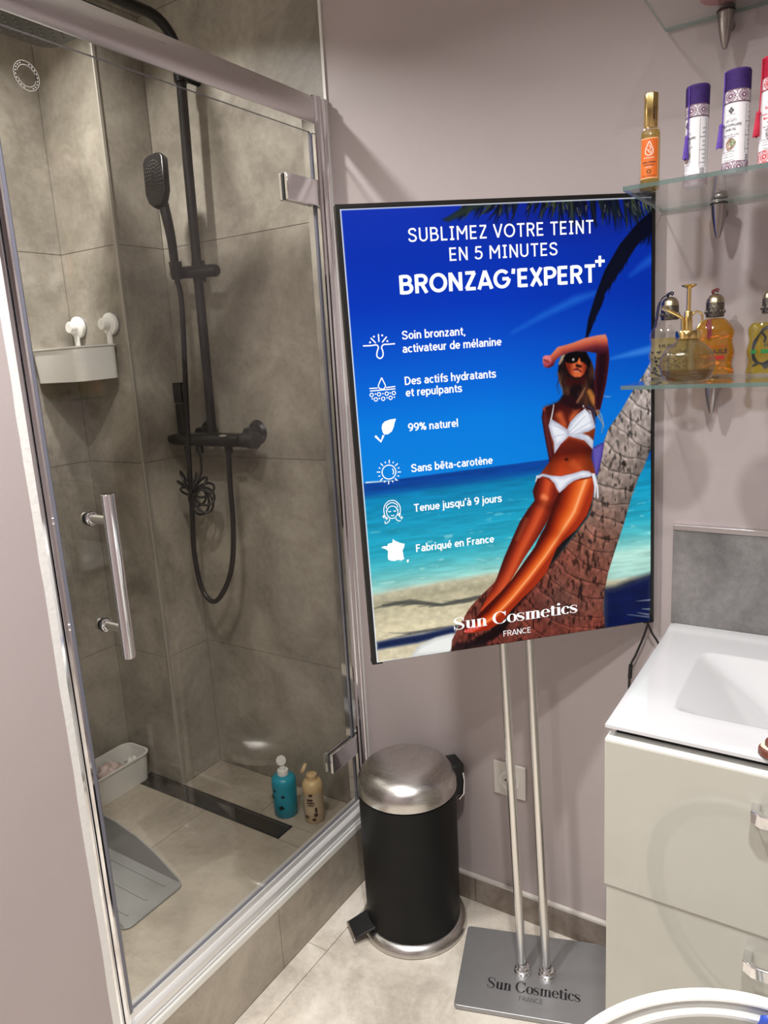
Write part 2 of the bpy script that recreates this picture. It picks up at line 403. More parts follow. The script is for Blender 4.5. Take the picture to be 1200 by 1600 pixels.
def _A(cx, cy, rx, ry, a0, a1, n=18): return arc2d(cx, cy, rx, ry, a0, a1, n)
def _sm(*p): return [(q.x, q.y) for q in smooth_path([(a, b, 0) for a, b in p], 5)]
def sans_glyphs():
    """centre-line strokes of a plain geometric sans; capitals 1.0 high, x-height 0.72"""
    st = [(.09, 0), (.09, 1)]
    S_ = lambda w, h: _sm(*[(x * w, y * h) for x, y in ((.92, .76), (.77, .91), (.5, .93), (.25, .88), (.14, .73), (.26, .60), (.53, .52), (.80, .43), (.92, .28), (.80, .12), (.5, .07), (.24, .11), (.09, .26))])
    G = {'S': ([S_(.62, 1)], .66), 's': ([S_(.48, .72)], .51),
     'U': ([[(.09, 1), (.09, .60), (.09, .34)] + _A(.34, .33, .25, .26, 180, 360) + [(.59, .6), (.59, 1)]], .70),
     'B': ([st, [(.09, .93), (.33, .93)] + _A(.33, .73, .20, .20, 90, -90) + [(.09, .53)], [(.09, .53), (.36, .53)] + _A(.36, .30, .23, .23, 90, -90) + [(.09, .07)]], .67),
     'L': ([st, [(.09, .07), (.50, .07)]], .54), 'I': ([[(.20, 0), (.20, 1)], [(.04, .93), (.36, .93)], [(.04, .07), (.36, .07)]], .42),
     'M': ([st, [(.09, .98), (.42, .40)], [(.42, .40), (.75, .98)], [(.75, 0), (.75, 1)]], .86), 'E': ([st, [(.09, .93), (.53, .93)], [(.09, .5), (.49, .5)], [(.09, .07), (.53, .07)]], .59),
     'Z': ([[(.06, .93), (.56, .93)], [(.53, .93), (.09, .07)], [(.06, .07), (.57, .07)]], .62), 'V': ([[(.04, 1), (.34, .03)], [(.34, .03), (.64, 1)]], .68),
     'O': ([_A(.43, .5, .36, .43, 0, 360, 36)], .86), 'T': ([[(.03, .93), (.61, .93)], [(.32, .93), (.32, 0)]], .64),
     'R': ([st, [(.09, .93), (.34, .93)] + _A(.34, .71, .22, .22, 90, -90) + [(.09, .49)], [(.33, .50), (.57, 0)]], .65), 'N': ([st, [(.09, .97), (.60, .03)], [(.60, 0), (.60, 1)]], .70),
     '5': ([[(.53, .93), (.13, .93)], [(.16, .97), (.12, .52)], _sm((.11, .55), (.22, .61), (.34, .61), (.50, .53), (.55, .35), (.48, .15), (.31, .07), (.14, .11), (.06, .22))], .64),
     'X': ([[(.05, 0), (.57, 1)], [(.05, 1), (.57, 0)]], .62), 'P': ([st, [(.09, .93), (.35, .93)] + _A(.35, .69, .23, .24, 90, -90) + [(.09, .45)]], .63),
     'A': ([[(.02, 0), (.35, 1)], [(.35, 1), (.68, 0)], [(.14, .28), (.56, .28)]], .70), 'G': ([_A(.43, .5, .36, .43, 42, 360, 30), [(.79, .5), (.45, .5)]], .86),
     '’': ([[(.09, 1.02), (.06, .74)]], .18), 'D': ([st, [(.09, .93), (.28, .93)] + _A(.28, .5, .33, .43, 90, -90) + [(.09, .07)]], .70), 'F': ([st, [(.09, .93), (.50, .93)], [(.09, .5), (.46, .5)]], .56),
     'C': ([_A(.42, .5, .35, .43, 45, 315, 28)], .76),
     'b': ([[(.09, 0), (.09, 1.04)], _A(.29, .36, .21, .29, 0, 360, 24)], .57), 'c': ([_A(.29, .36, .21, .29, 45, 315, 20)], .51), 'd': ([[(.50, 0), (.50, 1.04)], _A(.30, .36, .21, .29, 0, 360, 24)], .58),
     'e': ([_A(.29, .36, .21, .29, 0, 318, 22), [(.09, .36), (.51, .36)]], .55), 'f': ([_sm((.19, 0), (.19, .5), (.19, .80), (.25, .95), (.38, .98)), [(.04, .65), (.37, .65)]], .36),
     'h': ([[(.09, 0), (.09, 1.04)], _sm((.09, .42), (.15, .58), (.28, .65), (.40, .6), (.45, .46), (.45, .2), (.45, 0))], .55), 'n': ([[(.09, 0), (.09, .72)], _sm((.09, .42), (.15, .58), (.28, .65), (.40, .6), (.45, .46), (.45, .2), (.45, 0))], .55),
     'm': ([[(.09, 0), (.09, .72)], _sm((.09, .42), (.15, .58), (.26, .65), (.37, .6), (.42, .46), (.42, .2), (.42, 0)), _sm((.42, .42), (.48, .58), (.59, .65), (.70, .6), (.75, .46), (.75, .2), (.75, 0))], .85),
     'i': ([[(.10, 0), (.10, .72)], [(.10, .85), (.10, 1.0)]], .21), 'j': ([_sm((.12, .72), (.12, .3), (.12, -.08), (.07, -.19), (-.02, -.21)), [(.12, .85), (.12, 1.0)]], .22), 'l': ([[(.10, 0), (.10, 1.04)]], .21),
     'o': ([_A(.29, .36, .21, .29, 0, 360, 24)], .56), 'p': ([[(.09, -.24), (.09, .72)], _A(.29, .36, .21, .29, 0, 360, 24)], .57), 'q': ([[(.50, -.24), (.50, .72)], _A(.30, .36, .21, .29, 0, 360, 24)], .58),
     'r': ([[(.09, 0), (.09, .72)], _sm((.09, .40), (.14, .57), (.24, .65), (.33, .65))], .35), 't': ([_sm((.17, .90), (.17, .5), (.17, .2), (.22, .09), (.34, .07)), [(.03, .65), (.34, .65)]], .35),
     'u': ([[(.45, 0), (.45, .72)], _sm((.45, .30), (.39, .14), (.26, .07), (.14, .12), (.09, .26), (.09, .5), (.09, .72))], .55), 'v': ([[(.03, .72), (.25, .02)], [(.25, .02), (.47, .72)]], .49),
     'y': ([[(.04, .72), (.26, .05)], _sm((.47, .72), (.34, .3), (.22, -.08), (.14, -.2), (.03, -.21))], .50), 'z': ([[(.05, .65), (.43, .65)], [(.41, .65), (.07, .07)], [(.04, .07), (.45, .07)]], .48),
     '9': ([_A(.30, .66, .22, .27, 0, 360, 24), _sm((.52, .66), (.50, .38), (.38, .15), (.15, .07))], .61), '%': ([_A(.17, .75, .11, .18, 0, 360, 18), _A(.60, .25, .11, .18, 0, 360, 18), [(.58, .92), (.20, .08)]], .77),
     ',': ([[(.11, .10), (.06, -.15)]], .20), '-': ([[(.04, .36), (.32, .36)]], .36), ' ': ([], .25)}
    G['a'] = ([_sm((.11, .55), (.19, .64), (.30, .65), (.42, .58), (.45, .45), (.45, .2), (.45, 0)), _sm((.45, .41), (.28, .40), (.13, .34), (.09, .20), (.17, .08), (.30, .08), (.41, .15), (.45, .24))], .54)
    G['à'] = (G['a'][0] + [[(.18, 1.0), (.30, .83)]], .54); G['é'] = (G['e'][0] + [[(.38, 1.0), (.26, .83)]], .55); G['è'] = (G['e'][0] + [[(.20, 1.0), (.32, .83)]], .55)
    G['ê'] = (G['e'][0] + [[(.16, .82), (.30, .99)], [(.30, .99), (.44, .82)]], .55)
    return G
SANS = sans_glyphs()
def sans2d(s, w=0.15, gap=0.02):
    parts = []; x = 0.0
    for ch in s:
        st_, adv = SANS[ch]
        for p in st_:
            parts.append(stroke2d([(a + x, b) for a, b in p], w))
        x += adv + gap
    V, F = merge2d(parts); V[:, 0] -= V[:, 0].min()
    return V, F

# ================================================================== the room
D = 1.4935            # face of the back wall
XF = -1.075           # outer face of the shower frame
PX0, PY0 = -1.667, 1.336   # boxed-out pillar corner in the shower
XL = -1.905           # left wall of the shower
ZP = 0.151            # shower floor
ROWS = [0.151, 0.565, 1.143, 1.721, 2.299, CEIL]
G2 = 0.0009           # half a joint

_tile_cache = {}
def tile(parent, x0, x1, y0, y1, z0, z1, mat, name='tile'):
    """one tile; alike tiles share mesh data"""
    key = (round(x1 - x0, 4), round(y1 - y0, 4), round(z1 - z0, 4), mat)
    if key not in _tile_cache:
        mb = MB().box(-(x1 - x0) / 2, (x1 - x0) / 2, -(y1 - y0) / 2, (y1 - y0) / 2, -(z1 - z0) / 2, (z1 - z0) / 2)
        me = bpy.data.meshes.new(name); me.from_pydata(mb.v, [], mb.f); me.update(); me.materials.append(MAT[mat])
        _tile_cache[key] = me
    o = bpy.data.objects.new(name, _tile_cache[key]); COL.objects.link(o)
    o.parent = parent; o.location = ((x0 + x1) / 2, (y0 + y1) / 2, (z0 + z1) / 2)
    return o

# floor
fl = struct('floor', MB().box(-1.06, 1.0, -1.2, D, -0.06, -0.003), 'grout_light', 'beige stone-look tiled floor of the room')
for x0, x1, ys in [(-1.058, -1.0, [-1.2, -0.64, -0.04, 0.56, 1.16, D]), (-1.0, -0.4, [-1.2, -0.88, -0.28, 0.32, 0.92, D]), (-0.4, 0.2, [-1.2, -0.58, 0.02, 0.62, 1.22, D]),
                   (0.2, 0.8, [-1.2, -0.88, -0.28, 0.32, 0.92, D]), (0.8, 1.0, [-1.2, -0.58, 0.02, 0.62, 1.22, D])]:
    for y0, y1 in zip(ys[:-1], ys[1:]):
        tile(fl, x0 + G2, x1 - G2, y0 + G2, y1 - G2, -0.010, 0.0, 'tile_floor')
# walls
wb = struct('wall_back', MB().box(-1.072, 1.0, D, D + 0.1, 0, CEIL), 'mauve', 'mauve painted wall behind the illuminated sign and the glass shelves')
wl = struct('wall_left', MB().box(-1.16, -1.066, -1.2, 0.634, 0, CEIL), 'mauve', 'mauve painted wall in the left foreground beside the shower')
struct('wall_right', MB().box(1.0, 1.1, -1.2, D, 0, CEIL), 'mauve', 'mauve painted wall on the right, out of the picture')
struct('wall_rear', MB().box(-1.066, 1.0, -1.3, -1.2, 0, CEIL), 'mauve', 'mauve painted wall behind the viewer')
struct('ceiling', MB().box(-2.0, 1.1, -1.3, D + 0.1, CEIL, CEIL + 0.08), 'white_paint', 'white ceiling above the room')
struct('trim_1', MB().box(-1.0785, -1.0715, D - 0.005, D + 0.002, 0.16, CEIL), 'caulk', 'narrow white bead between the shower tiles and the mauve wall')
cm = MB()
random.seed(4)
_n = 60
_e = [(0.6335 + random.uniform(-0.0008, 0.0008), 0.16 + (CEIL - 0.16) * k / _n) for k in range(_n + 1)]
cm.prism([(0.6475, 0.16), (0.6475, CEIL)] + _e[::-1], -1.108, -1.0655, 'x')
struct('trim_2', cm, 'caulk', 'rough white plaster edge between the left mauve wall and the chrome profile')
# skirting
bb = struct('baseboard_back', MB().box(-1.058, 0.6, D - 0.006, D - 0.0005, 0, 0.068), 'grout', 'grey-brown tile skirting along the foot of the back wall')
for x0, x1 in ((-1.057, -0.757), (-0.757, -0.157), (-0.157, 0.443)):
    tile(bb, x0 + G2, x1 - G2, D - 0.0135, D - 0.002, 0.001, 0.068, 'skirting', 'skirting_tile')
MB().box(-1.057, 0.443, D - 0.0125, D - 0.001, 0.0683, 0.0745).build('sealant', 'socket_plastic', bb)

# shower shell
ws = struct('wall_shower_back', MB().box(-1.70, -1.0725, D + 0.0015, D + 0.1, 0, CEIL), 'grout', 'grey concrete-look tiled wall behind the black shower column')
wp = struct('wall_shower_pillar', MB().box(-2.0, PX0 - 0.0015, PY0 + 0.0015, D + 0.1, 0, CEIL), 'grout', 'grey tiled boxed-out pillar in the corner of the shower')
wsl = struct('wall_shower_left', MB().box(-2.0, XL - 0.0015, 0.5, PY0 + 0.0015, 0, CEIL), 'grout', 'grey tiled side wall at the far left of the shower')
wsn = struct('wall_shower_near', MB().box(XL - 0.006, -1.16, 0.5, 0.594, 0, CEIL), 'grout', 'grey tiled near wall of the shower, hidden by the left wall')
fs = struct('floor_shower', MB().box(-2.0, -1.12, 0.5, D + 0.05, 0, ZP - 0.0015), 'grout', 'grey tiled raised floor of the shower')
for z0, z1 in zip(ROWS[:-1], ROWS[1:]):
    tile(ws, PX0 + G2, -1.0725 - G2, D, D + 0.008, z0 + G2, z1 - G2, 'tile')
    tile(wp, PX0 - 0.008, PX0, PY0 + 0.0085, D - 0.001, z0 + G2, z1 - G2, 'tile')
    tile(wp, XL + G2, PX0 - 0.003, PY0, PY0 + 0.008, z0 + G2, z1 - G2, 'tile')
    for y0, y1 in ((0.6, 0.756), (0.756, PY0)):
        tile(wsl, XL - 0.008, XL, y0 + G2, y1 - G2, z0 + G2, z1 - G2, 'tile')
    tile(wsn, XL + G2, -1.10, 0.592, 0.6, z0 + G2, z1 - G2, 'tile')
MB().prism([(PX0 - 0.006, PY0 - 0.0035), (PX0 + 0.0015, PY0 - 0.0035), (PX0 + 0.0035, PY0 - 0.0015), (PX0 + 0.0035, PY0 + 0.006), (PX0 - 0.0035, PY0 + 0.006), (PX0 - 0.006, PY0 + 0.002)], ZP, CEIL).build('corner_trim', 'tile_trim', wp, smooth=40, label='pale metal tile edge trim on the pillar corner')
DR0, DR1, DRY0, DRY1 = -1.815, -1.238, 1.277, 1.334
for x0, x1, y0, y1 in [(XL, -1.512, 0.6, DRY0 - 0.003), (-1.512, -1.12, 0.6, DRY0 - 0.003), (DR1 + 0.003, -1.12, DRY0 - 0.003, DRY1 + 0.003), (XL, DR0 - 0.003, DRY0 - 0.003, DRY1), (PX0, -1.36, DRY1 + 0.003, D), (-1.36, -1.12, DRY1 + 0.003, D)]:
    tile(fs, x0 + G2, x1 - G2, y0 + G2, y1 - G2, ZP - 0.012, ZP, 'tile_pan')
cb = struct('trim_3', MB().box(-1.125, -1.062, 0.632, D - 0.001, 0, 0.158), 'grout', 'low grey tiled kerb under the shower door')
for y0, y1 in ((0.632, 1.069), (1.069, D - 0.014)):
    tile(cb, -1.066, -1.058, y0 + G2, y1 - G2, 0.0, 0.1605, 'tile_curb')
tile(cb, -1.125, -1.0665, 0.632, D - 0.002, 0.152, 0.1605, 'tile')

# ceiling spotlights (recessed housings around the lamps)
for k, (x, y, w_) in enumerate(SPOTS):
    t = thing('ceiling_spotlight', (x, y, CEIL), ['recessed ceiling spotlight above the viewer by the basin', 'recessed ceiling spotlight above the floor before the shower', 'recessed ceiling spotlight furthest behind the viewer', 'recessed ceiling spotlight inside the shower'][k], 'spotlight', 'ceiling spotlights')
    MB().lathe([(0.044, -0.001), (0.044, -0.013), (0.050, -0.013), (0.058, -0.001)], 28, cap=False).build('trim_ring', 'chrome', t, smooth=30, local=True)

# ================================================================== linear drain
dr = thing('linear_drain', (DR0, DRY0, ZP), 'long dark metal linear drain set in the shower floor', 'drain')
MB().box(DR0, DR1, DRY0, DRY0 + 0.004, ZP - 0.012, ZP + 0.0008).box(DR0, DR1, DRY1 - 0.004, DRY1, ZP - 0.012, ZP + 0.0008).box(DR0, DR0 + 0.004, DRY0, DRY1, ZP - 0.012, ZP + 0.0008).box(DR1 - 0.004, DR1, DRY0, DRY1, ZP - 0.012, ZP + 0.0008).build('frame', 'dark_gap', dr)
MAT['drain_plate'] = principled('dark_drain_plate', srgb(74, 69, 64), 0.35, 0.4, noise=(14, srgb(64, 59, 55)))
MB().box(DR0 + 0.0065, DR1 - 0.0065, DRY0 + 0.0065, DRY1 - 0.0065, ZP - 0.006, ZP - 0.0004).build('cover_plate', 'drain_plate', dr)
MB().box(DR0 + 0.004, DR1 - 0.004, DRY0 + 0.004, DRY1 - 0.004, ZP - 0.012, ZP - 0.010).build('channel', 'dark_gap', dr)

# ================================================================== shower door
GX = -1.089
sd = thing('shower_door', (GX, 1.05, 0.16), 'framed hinged glass shower door with chrome pull handle', 'shower door')
# wall profile (far, by the back wall): stepped chrome column
pr = [(-1.075, 1.441), (-1.073, 1.4445), (-1.073, 1.453), (-1.079, 1.4545), (-1.079, 1.4565), (-1.072, 1.458), (-1.070, 1.464), (-1.072, 1.470), (-1.0765, 1.4715), (-1.0765, 1.474), (-1.073, 1.476), (-1.071, 1.482), (-1.074, 1.4915), (-1.110, 1.4915), (-1.110, 1.441)]
MB().prism(pr, 0.214, 1.974, 'z').build('wall_profile', 'chrome', sd, smooth=28)
# wall profile (near, by the left wall)
pl = [(a_, b_ - 0.005) for a_, b_ in [(-1.075, 0.6525), (-1.071, 0.655), (-1.070, 0.660), (-1.073, 0.6645), (-1.0775, 0.6655), (-1.071, 0.667), (-1.068, 0.671), (-1.070, 0.676), (-1.076, 0.679), (-1.084, 0.6795), (-1.110, 0.6795), (-1.110, 0.6525)]]
MB().prism(pl, 0.163, 1.974, 'z').build('wall_profile', 'chrome', sd, smooth=28)
MB().prism([(-1.080, 0.6747), (-1.0795, 0.683), (-1.083, 0.6868), (-1.096, 0.6868), (-1.097, 0.6747)], 0.218, 1.905, 'z').build('seal_strip', 'seal', sd, smooth=30)
# header rail: gently bowed satin profile
hr = [(XF - 0.003, 1.916), (XF + 0.001, 1.922), (XF + 0.0035, 1.935), (XF + 0.004, 1.948), (XF + 0.002, 1.962), (XF - 0.004, 1.973), (-1.098, 1.973), (-1.098, 1.955), (-1.082, 1.950), (-1.082, 1.916)]
MB().prism(hr, 0.648, 1.4405, 'y').build('header_rail', 'satin', sd, smooth=28)
# threshold
MB().prism([(-1.0605, 0.1608), (-1.0605, 0.1795), (-1.0625, 0.183), (-1.0655, 0.184), (-1.0655, 0.181), (-1.067, 0.181), (-1.067, 0.190), (-1.069, 0.197), (-1.076, 0.203), (-1.079, 0.204), (-1.081, 0.2145), (-1.104, 0.2145), (-1.104, 0.1608)], 0.648, 1.4905, 'y').build('threshold', 'sill', sd, smooth=28)
MB().prism([(-1.0603, 0.1610), (-1.0575, 0.1610), (-1.0575, 0.1755), (-1.0590, 0.1790), (-1.0603, 0.1790)], 0.655, 1.4895, 'y').build('threshold_lit_band', 'gloss_edge', sd)  # lamp light on the sill's lower face, put in as a white strip
# pane
gl = MB().box(GX - 0.003, GX + 0.003, 0.684, 1.437, 0.217, 1.899)
gl.mi = [1, 1, 1, 0, 1, 0]
gl.build('glass_pane', ['door_glass', 'seal'], sd)
# etched quality mark
em = []
yc, zc = 0.746, 1.838
em.append(stroke2d(arc2d(yc, zc, 0.0205, 0.0205, 0, 360, 40), 0.0006))
em.append(stroke2d(arc2d(yc, zc, 0.0150, 0.0150, 20, 165, 24), 0.0006)); em.append(stroke2d(arc2d(yc, zc, 0.0150, 0.0150, 200, 345, 24), 0.0006))
for k in range(22):
    if k in (5, 6, 16, 17): continue
    a = 360 * k / 22
    em.append(stroke2d(arc2d(yc, zc, 0.0178, 0.0178, a, a + 7, 3), 0.0013))
v, f = merge2d(em)
MB().add([(GX + 0.0033, p[0], p[1]) for p in v], f).build('etched_mark', 'etched', sd, label='round white etched mark on the glass')
# hinges
for z0, z1 in ((1.741, 1.797), (0.357, 0.411)):
    h = MB().box(GX + 0.0034, GX + 0.0125, 1.332, 1.4455, z0, z1).build('hinge', 'chrome', sd, bevel=(0.0015, 2))
    MB().box(GX - 0.0125, GX - 0.0034, 1.332, 1.4355, z0, z1).build('back_plate', 'chrome', h, bevel=(0.0015, 2))
    MB().box(GX - 0.0032, GX + 0.0032, 1.330, 1.434, z0 + 0.002, z1 - 0.002).build('gasket', 'black_soft', h)
    MB().tube([(GX + 0.008, 1.4475, z0 - 0.006), (GX + 0.008, 1.4475, z1 + 0.006)], 0.0045, 12).build('knuckle', 'chrome', h, smooth=40)
# pull handle
hx, hy = -1.031, 0.7465
hd = MB().tube([(hx, hy, 0.9155), (hx, hy, 0.917), (hx, hy, 1.201), (hx, hy, 1.2025)], [0.0095, 0.011, 0.011, 0.0095], 28).build('pull_handle', 'chrome', sd, smooth=40, label='vertical polished chrome bar handle')
for z in (1.157, 0.967):
    MB().tube([(GX + 0.0035, hy, z), (hx - 0.009, hy, z)], 0.0082, 20).build('standoff', 'chrome', hd, smooth=40)
    MB().tube([(GX + 0.0031, hy, z), (GX + 0.0052, hy, z)], 0.0125, 20).build('washer', 'black_soft', hd, smooth=40)
    MB().tube([(GX + 0.0053, hy, z), (GX + 0.0095, hy, z), (GX + 0.0105, hy, z)], [0.0115, 0.0115, 0.0095], 20).build('collar', 'chrome', hd, smooth=40)
    MB().tube([(GX - 0.0032, hy, z), (GX - 0.009, hy, z), (GX - 0.013, hy, z)], [0.011, 0.011, 0.007], 20).build('back_cap', 'chrome', hd, smooth=40)

# ================================================================== shower column
CX, CY = -1.476, 1.434
sc = thing('shower_column', (CX, D, 1.2), 'matt black shower column with rain head on the grey tiled wall', 'shower')
riser = [(CX - 0.012, CY, 1.215), (CX, CY, 1.9), (CX + 0.008, CY, 2.13)]
bend = [(CX + 0.008, CY - 0.085 * (1 - math.cos(a)), 2.13 + 0.085 * math.sin(a)) for a in [math.radians(d) for d in range(10, 91, 10)]]
MB().tube(riser + bend + [(CX + 0.006, 1.06, 2.216)], 0.0125, 16).build('riser_pipe', 'black', sc, smooth=40)
MB().tube([(CX + 0.006, CY, 2.085), (CX + 0.006, CY, 2.115)], 0.017, 18).build('wall_bracket', 'black', sc, smooth=40)
MB().tube([(CX + 0.006, CY, 2.10), (CX + 0.006, D, 2.10)], 0.010, 14).build('bracket_arm', 'black', sc, smooth=40)
rh = MB().prism(rrect(-1.596, -1.352, 0.930, 1.167, 0.035, 6), 2.112, 2.123).build('rain_head', 'black', sc, bevel=(0.003, 2))
MB().tube([(CX + 0.006, 1.05, 2.123), (CX + 0.006, 1.05, 2.150), (CX + 0.006, 1.05, 2.222)], [0.022, 0.0165, 0.0165], 18).build('ball_joint', 'black', rh, smooth=40)
nz = MB()
for i in range(15):
    for j in range(15):
        x = -1.596 + 0.022 + i * 0.0143; y = 0.930 + 0.022 + j * 0.0138
        if (i + j) % 2 == 0: nz.lathe([(0.0019, 0.0), (0.0014, -0.0022)], 6, (x, y, 2.112))
nzo = nz.build('spray_nozzles', 'nozzle', rh); nzo['kind'] = 'stuff'
# thermostatic mixer bar
mixp = [(-1.650, 1.0), (-1.646, .0)]
mx = MB()
def hull_x(xs):   # lofted oval bar along x: (x, half height, half depth)
    vs = []; fs_ = []; n = 20
    for x, hz, hy_ in xs:
        for k in range(n):
            a = 2 * math.pi * k / n
            vs.append((x, 1.428 + hy_ * math.copysign(abs(math.cos(a)) ** 0.7, math.cos(a)), 1.200 + hz * math.copysign(abs(math.sin(a)) ** 0.7, math.sin(a))))
    for i in range(len(xs) - 1):
        for k in range(n):
            fs_.append((i * n + k, i * n + (k + 1) % n, (i + 1) * n + (k + 1) % n, (i + 1) * n + k))
    fs_.append(tuple(range(n))[::-1]); fs_.append(tuple((len(xs) - 1) * n + k for k in range(n)))
    return vs, fs_
mx.add(*hull_x([(-1.648, 0.006, 0.008), (-1.643, 0.012, 0.018), (-1.62, 0.0165, 0.026), (-1.57, 0.018, 0.029), (-1.50, 0.018, 0.029), (-1.40, 0.018, 0.029), (-1.372, 0.017, 0.026)]))
mo = mx.build('mixer_body', 'black', sc, smooth=50)
MB().tube([(-1.372, 1.428, 1.2), (-1.352, 1.428, 1.2), (-1.350, 1.428, 1.2)], [0.0195, 0.0195, 0.017], 20).build('thermostat_collar', 'black_soft', mo, smooth=35)
kn = MB().tube([(-1.349, 1.428, 1.2), (-1.347, 1.428, 1.2), (-1.326, 1.428, 1.2), (-1.323, 1.428, 1.2)], [0.020, 0.022, 0.0225, 0.019], 24).build('thermostat_knob', 'black', mo, smooth=35)
MB().prism([(-1.425, 1.2165), (-1.405, 1.2185), (-1.398, 1.2145), (-1.418, 1.2125)], 1.394, 1.3985, 'y').build('lever_glint', 'chrome', mo)
for x in (-1.56, -1.378):
    MB().tube([(x, 1.452, 1.213), (x, D - 0.008, 1.213)], 0.017, 18).build('wall_union', 'black', mo, smooth=35)
    MB().tube([(x, D - 0.010, 1.213), (x, D - 0.0005, 1.213)], [0.026, 0.034], 24).build('wall_rosette', 'black', mo, smooth=35)
MB().tube([(-1.419, 1.42, 1.184), (-1.419, 1.42, 1.166)], 0.011, 14).build('hose_nut', 'black', mo, smooth=35)
MB().tube([(-1.530, 1.42, 1.184), (-1.530, 1.42, 1.164)], 0.011, 14).build('hose_nut', 'black', mo, smooth=35)
# sliding holder
ho = MB().tube([(-1.548, 1.413, 1.640), (-1.545, 1.413, 1.640), (-1.395, 1.413, 1.632), (-1.390, 1.413, 1.632)], [0.012, 0.0155, 0.0155, 0.012], 20).build('slider', 'black', sc, smooth=40)
MB().tube([(CX + 0.0, CY, 1.612), (CX + 0.0, CY, 1.664)], 0.0175, 18).build('clamp', 'black', ho, smooth=40)
MB().tube([(-1.506, 1.385, 1.620), (-1.500, 1.378, 1.662)], [0.014, 0.0165], 16).build('cradle', 'black', ho, smooth=40)

# hand shower with its hose
hs = thing('hand_shower', (-1.50, 1.375, 1.65), 'black oblong hand shower hanging upright in the slider of the column', 'hand shower')
hn = MB().tube(smooth_path([(-1.506, 1.383, 1.618), (-1.502, 1.378, 1.66), (-1.498, 1.372, 1.715), (-1.500, 1.368, 1.76), (-1.506, 1.366, 1.80)], 5), [0.0095 + 0.004 * min(1, k / 20) for k in range(21)], 16).build('handle', 'black', hs, smooth=40)
hm = Matrix.Translation((-1.5165, 1.362, 1.856)) @ Matrix.Rotation(math.radians(6), 4, 'Z') @ Matrix.Rotation(math.radians(-12), 4, 'X') @ Matrix.Rotation(math.radians(-9), 4, 'Y') @ Matrix.Scale(1.08, 4)
hb = MB().prism([(x, z) for x, z in [(-0.030, -0.030), (-0.022, -0.052), (-0.010, -0.064), (0.010, -0.064), (0.022, -0.052), (0.030, -0.030), (0.031, 0.045), (0.024, 0.056), (0.010, 0.060), (-0.010, 0.060), (-0.024, 0.056), (-0.031, 0.045)]], -0.009, 0.011, 'y').xf(hm)
head = hb.build('spray_head', 'black', hs, bevel=(0.004, 3))
nm = MB()
for ring_, cnt in ((0.010, 10), (0.016, 16), (0.0215, 22), (0.0265, 26)):
    for k in range(cnt):
        a = 2 * math.pi * k / cnt
        nm.lathe([(0.0011, 0), (0.0008, 0.0016)], 5, (0, 0, 0))
        for i in range(len(nm.v) - 10, len(nm.v)):
            vx, vy, vz = nm.v[i]
            nm.v[i] = (vx + ring_ * 0.92 * math.cos(a), -0.009 - vz, vy + ring_ * 1.55 * math.sin(a) + 0.002)
nmo = nm.xf(hm).build('spray_nozzles', 'nozzle', head); nmo['kind'] = 'stuff'
hose = smooth_path([(-1.507, 1.384, 1.6165), (-1.512, 1.396, 1.56), (-1.535, 1.4, 1.353), (-1.552, 1.4, 1.179), (-1.566, 1.4, 0.998), (-1.576, 1.4, 0.88), (-1.562, 1.4, 0.775), (-1.519, 1.4, 0.739), (-1.468, 1.4, 0.784), (-1.431, 1.402, 0.863), (-1.416, 1.405, 0.973), (-1.418, 1.412, 1.10), (-1.419, 1.418, 1.168)], 10)
MB().tube(hose, 0.0072, 12).build('hose', 'black', sc, smooth=50)

# bidet sprayer and its coiled hose
bs = thing('bidet_sprayer', (-1.583, 1.42, 1.22), 'small black bidet sprayer standing on the mixer with a coiled hose below', 'sprayer')
MB().rbox(-1.600, -1.566, 1.410, 1.428, 1.219, 1.300, 0.005).build('lower_body', 'black', bs, bevel=(0.002, 2))
MB().rbox(-1.600, -1.568, 1.408, 1.430, 1.302, 1.357, 0.005).build('spray_body', 'black', bs, bevel=(0.002, 2))
MB().rbox(-1.5672, -1.560, 1.413, 1.425, 1.27, 1.352, 0.002).build('trigger', 'black_soft', bs)
cp = [(-1.530, 1.42, 1.166), (-1.529, 1.418, 1.12), (-1.533, 1.41, 1.095)]
cc = Vector((-1.541, 1.405, 1.062))
for k, (an, ln, wd) in enumerate(((118, 0.050, 0.013), (62, 0.046, 0.012), (158, 0.046, 0.012), (30, 0.052, 0.014), (190, 0.040, 0.012), (2, 0.056, 0.014), (-32, 0.052, 0.014), (-62, 0.058, 0.013), (-92, 0.060, 0.013), (-120, 0.048, 0.012))):
    a = math.radians(an); d1 = Vector((math.cos(a), 0, math.sin(a))); d2 = Vector((-math.sin(a), 0, math.cos(a)))
    for q in range(13):
        t = 2 * math.pi * (q + 0.5) / 13 + math.pi
        p = cc + d1 * (1.22 * ln * (0.5 + 0.5 * math.cos(t))) + d2 * 1.2 * wd * math.sin(t)
        p.y = 1.400 + 0.018 * math.sin(t) + 0.0042 * (k - 5)
        cp.append(p)
cp += [(-1.578, 1.41, 1.06), (-1.582, 1.418, 1.12), (-1.584, 1.419, 1.182)]
MB().tube(smooth_path(cp, 2), 0.0034, 8).build('coiled_hose', 'black', bs, smooth=60)

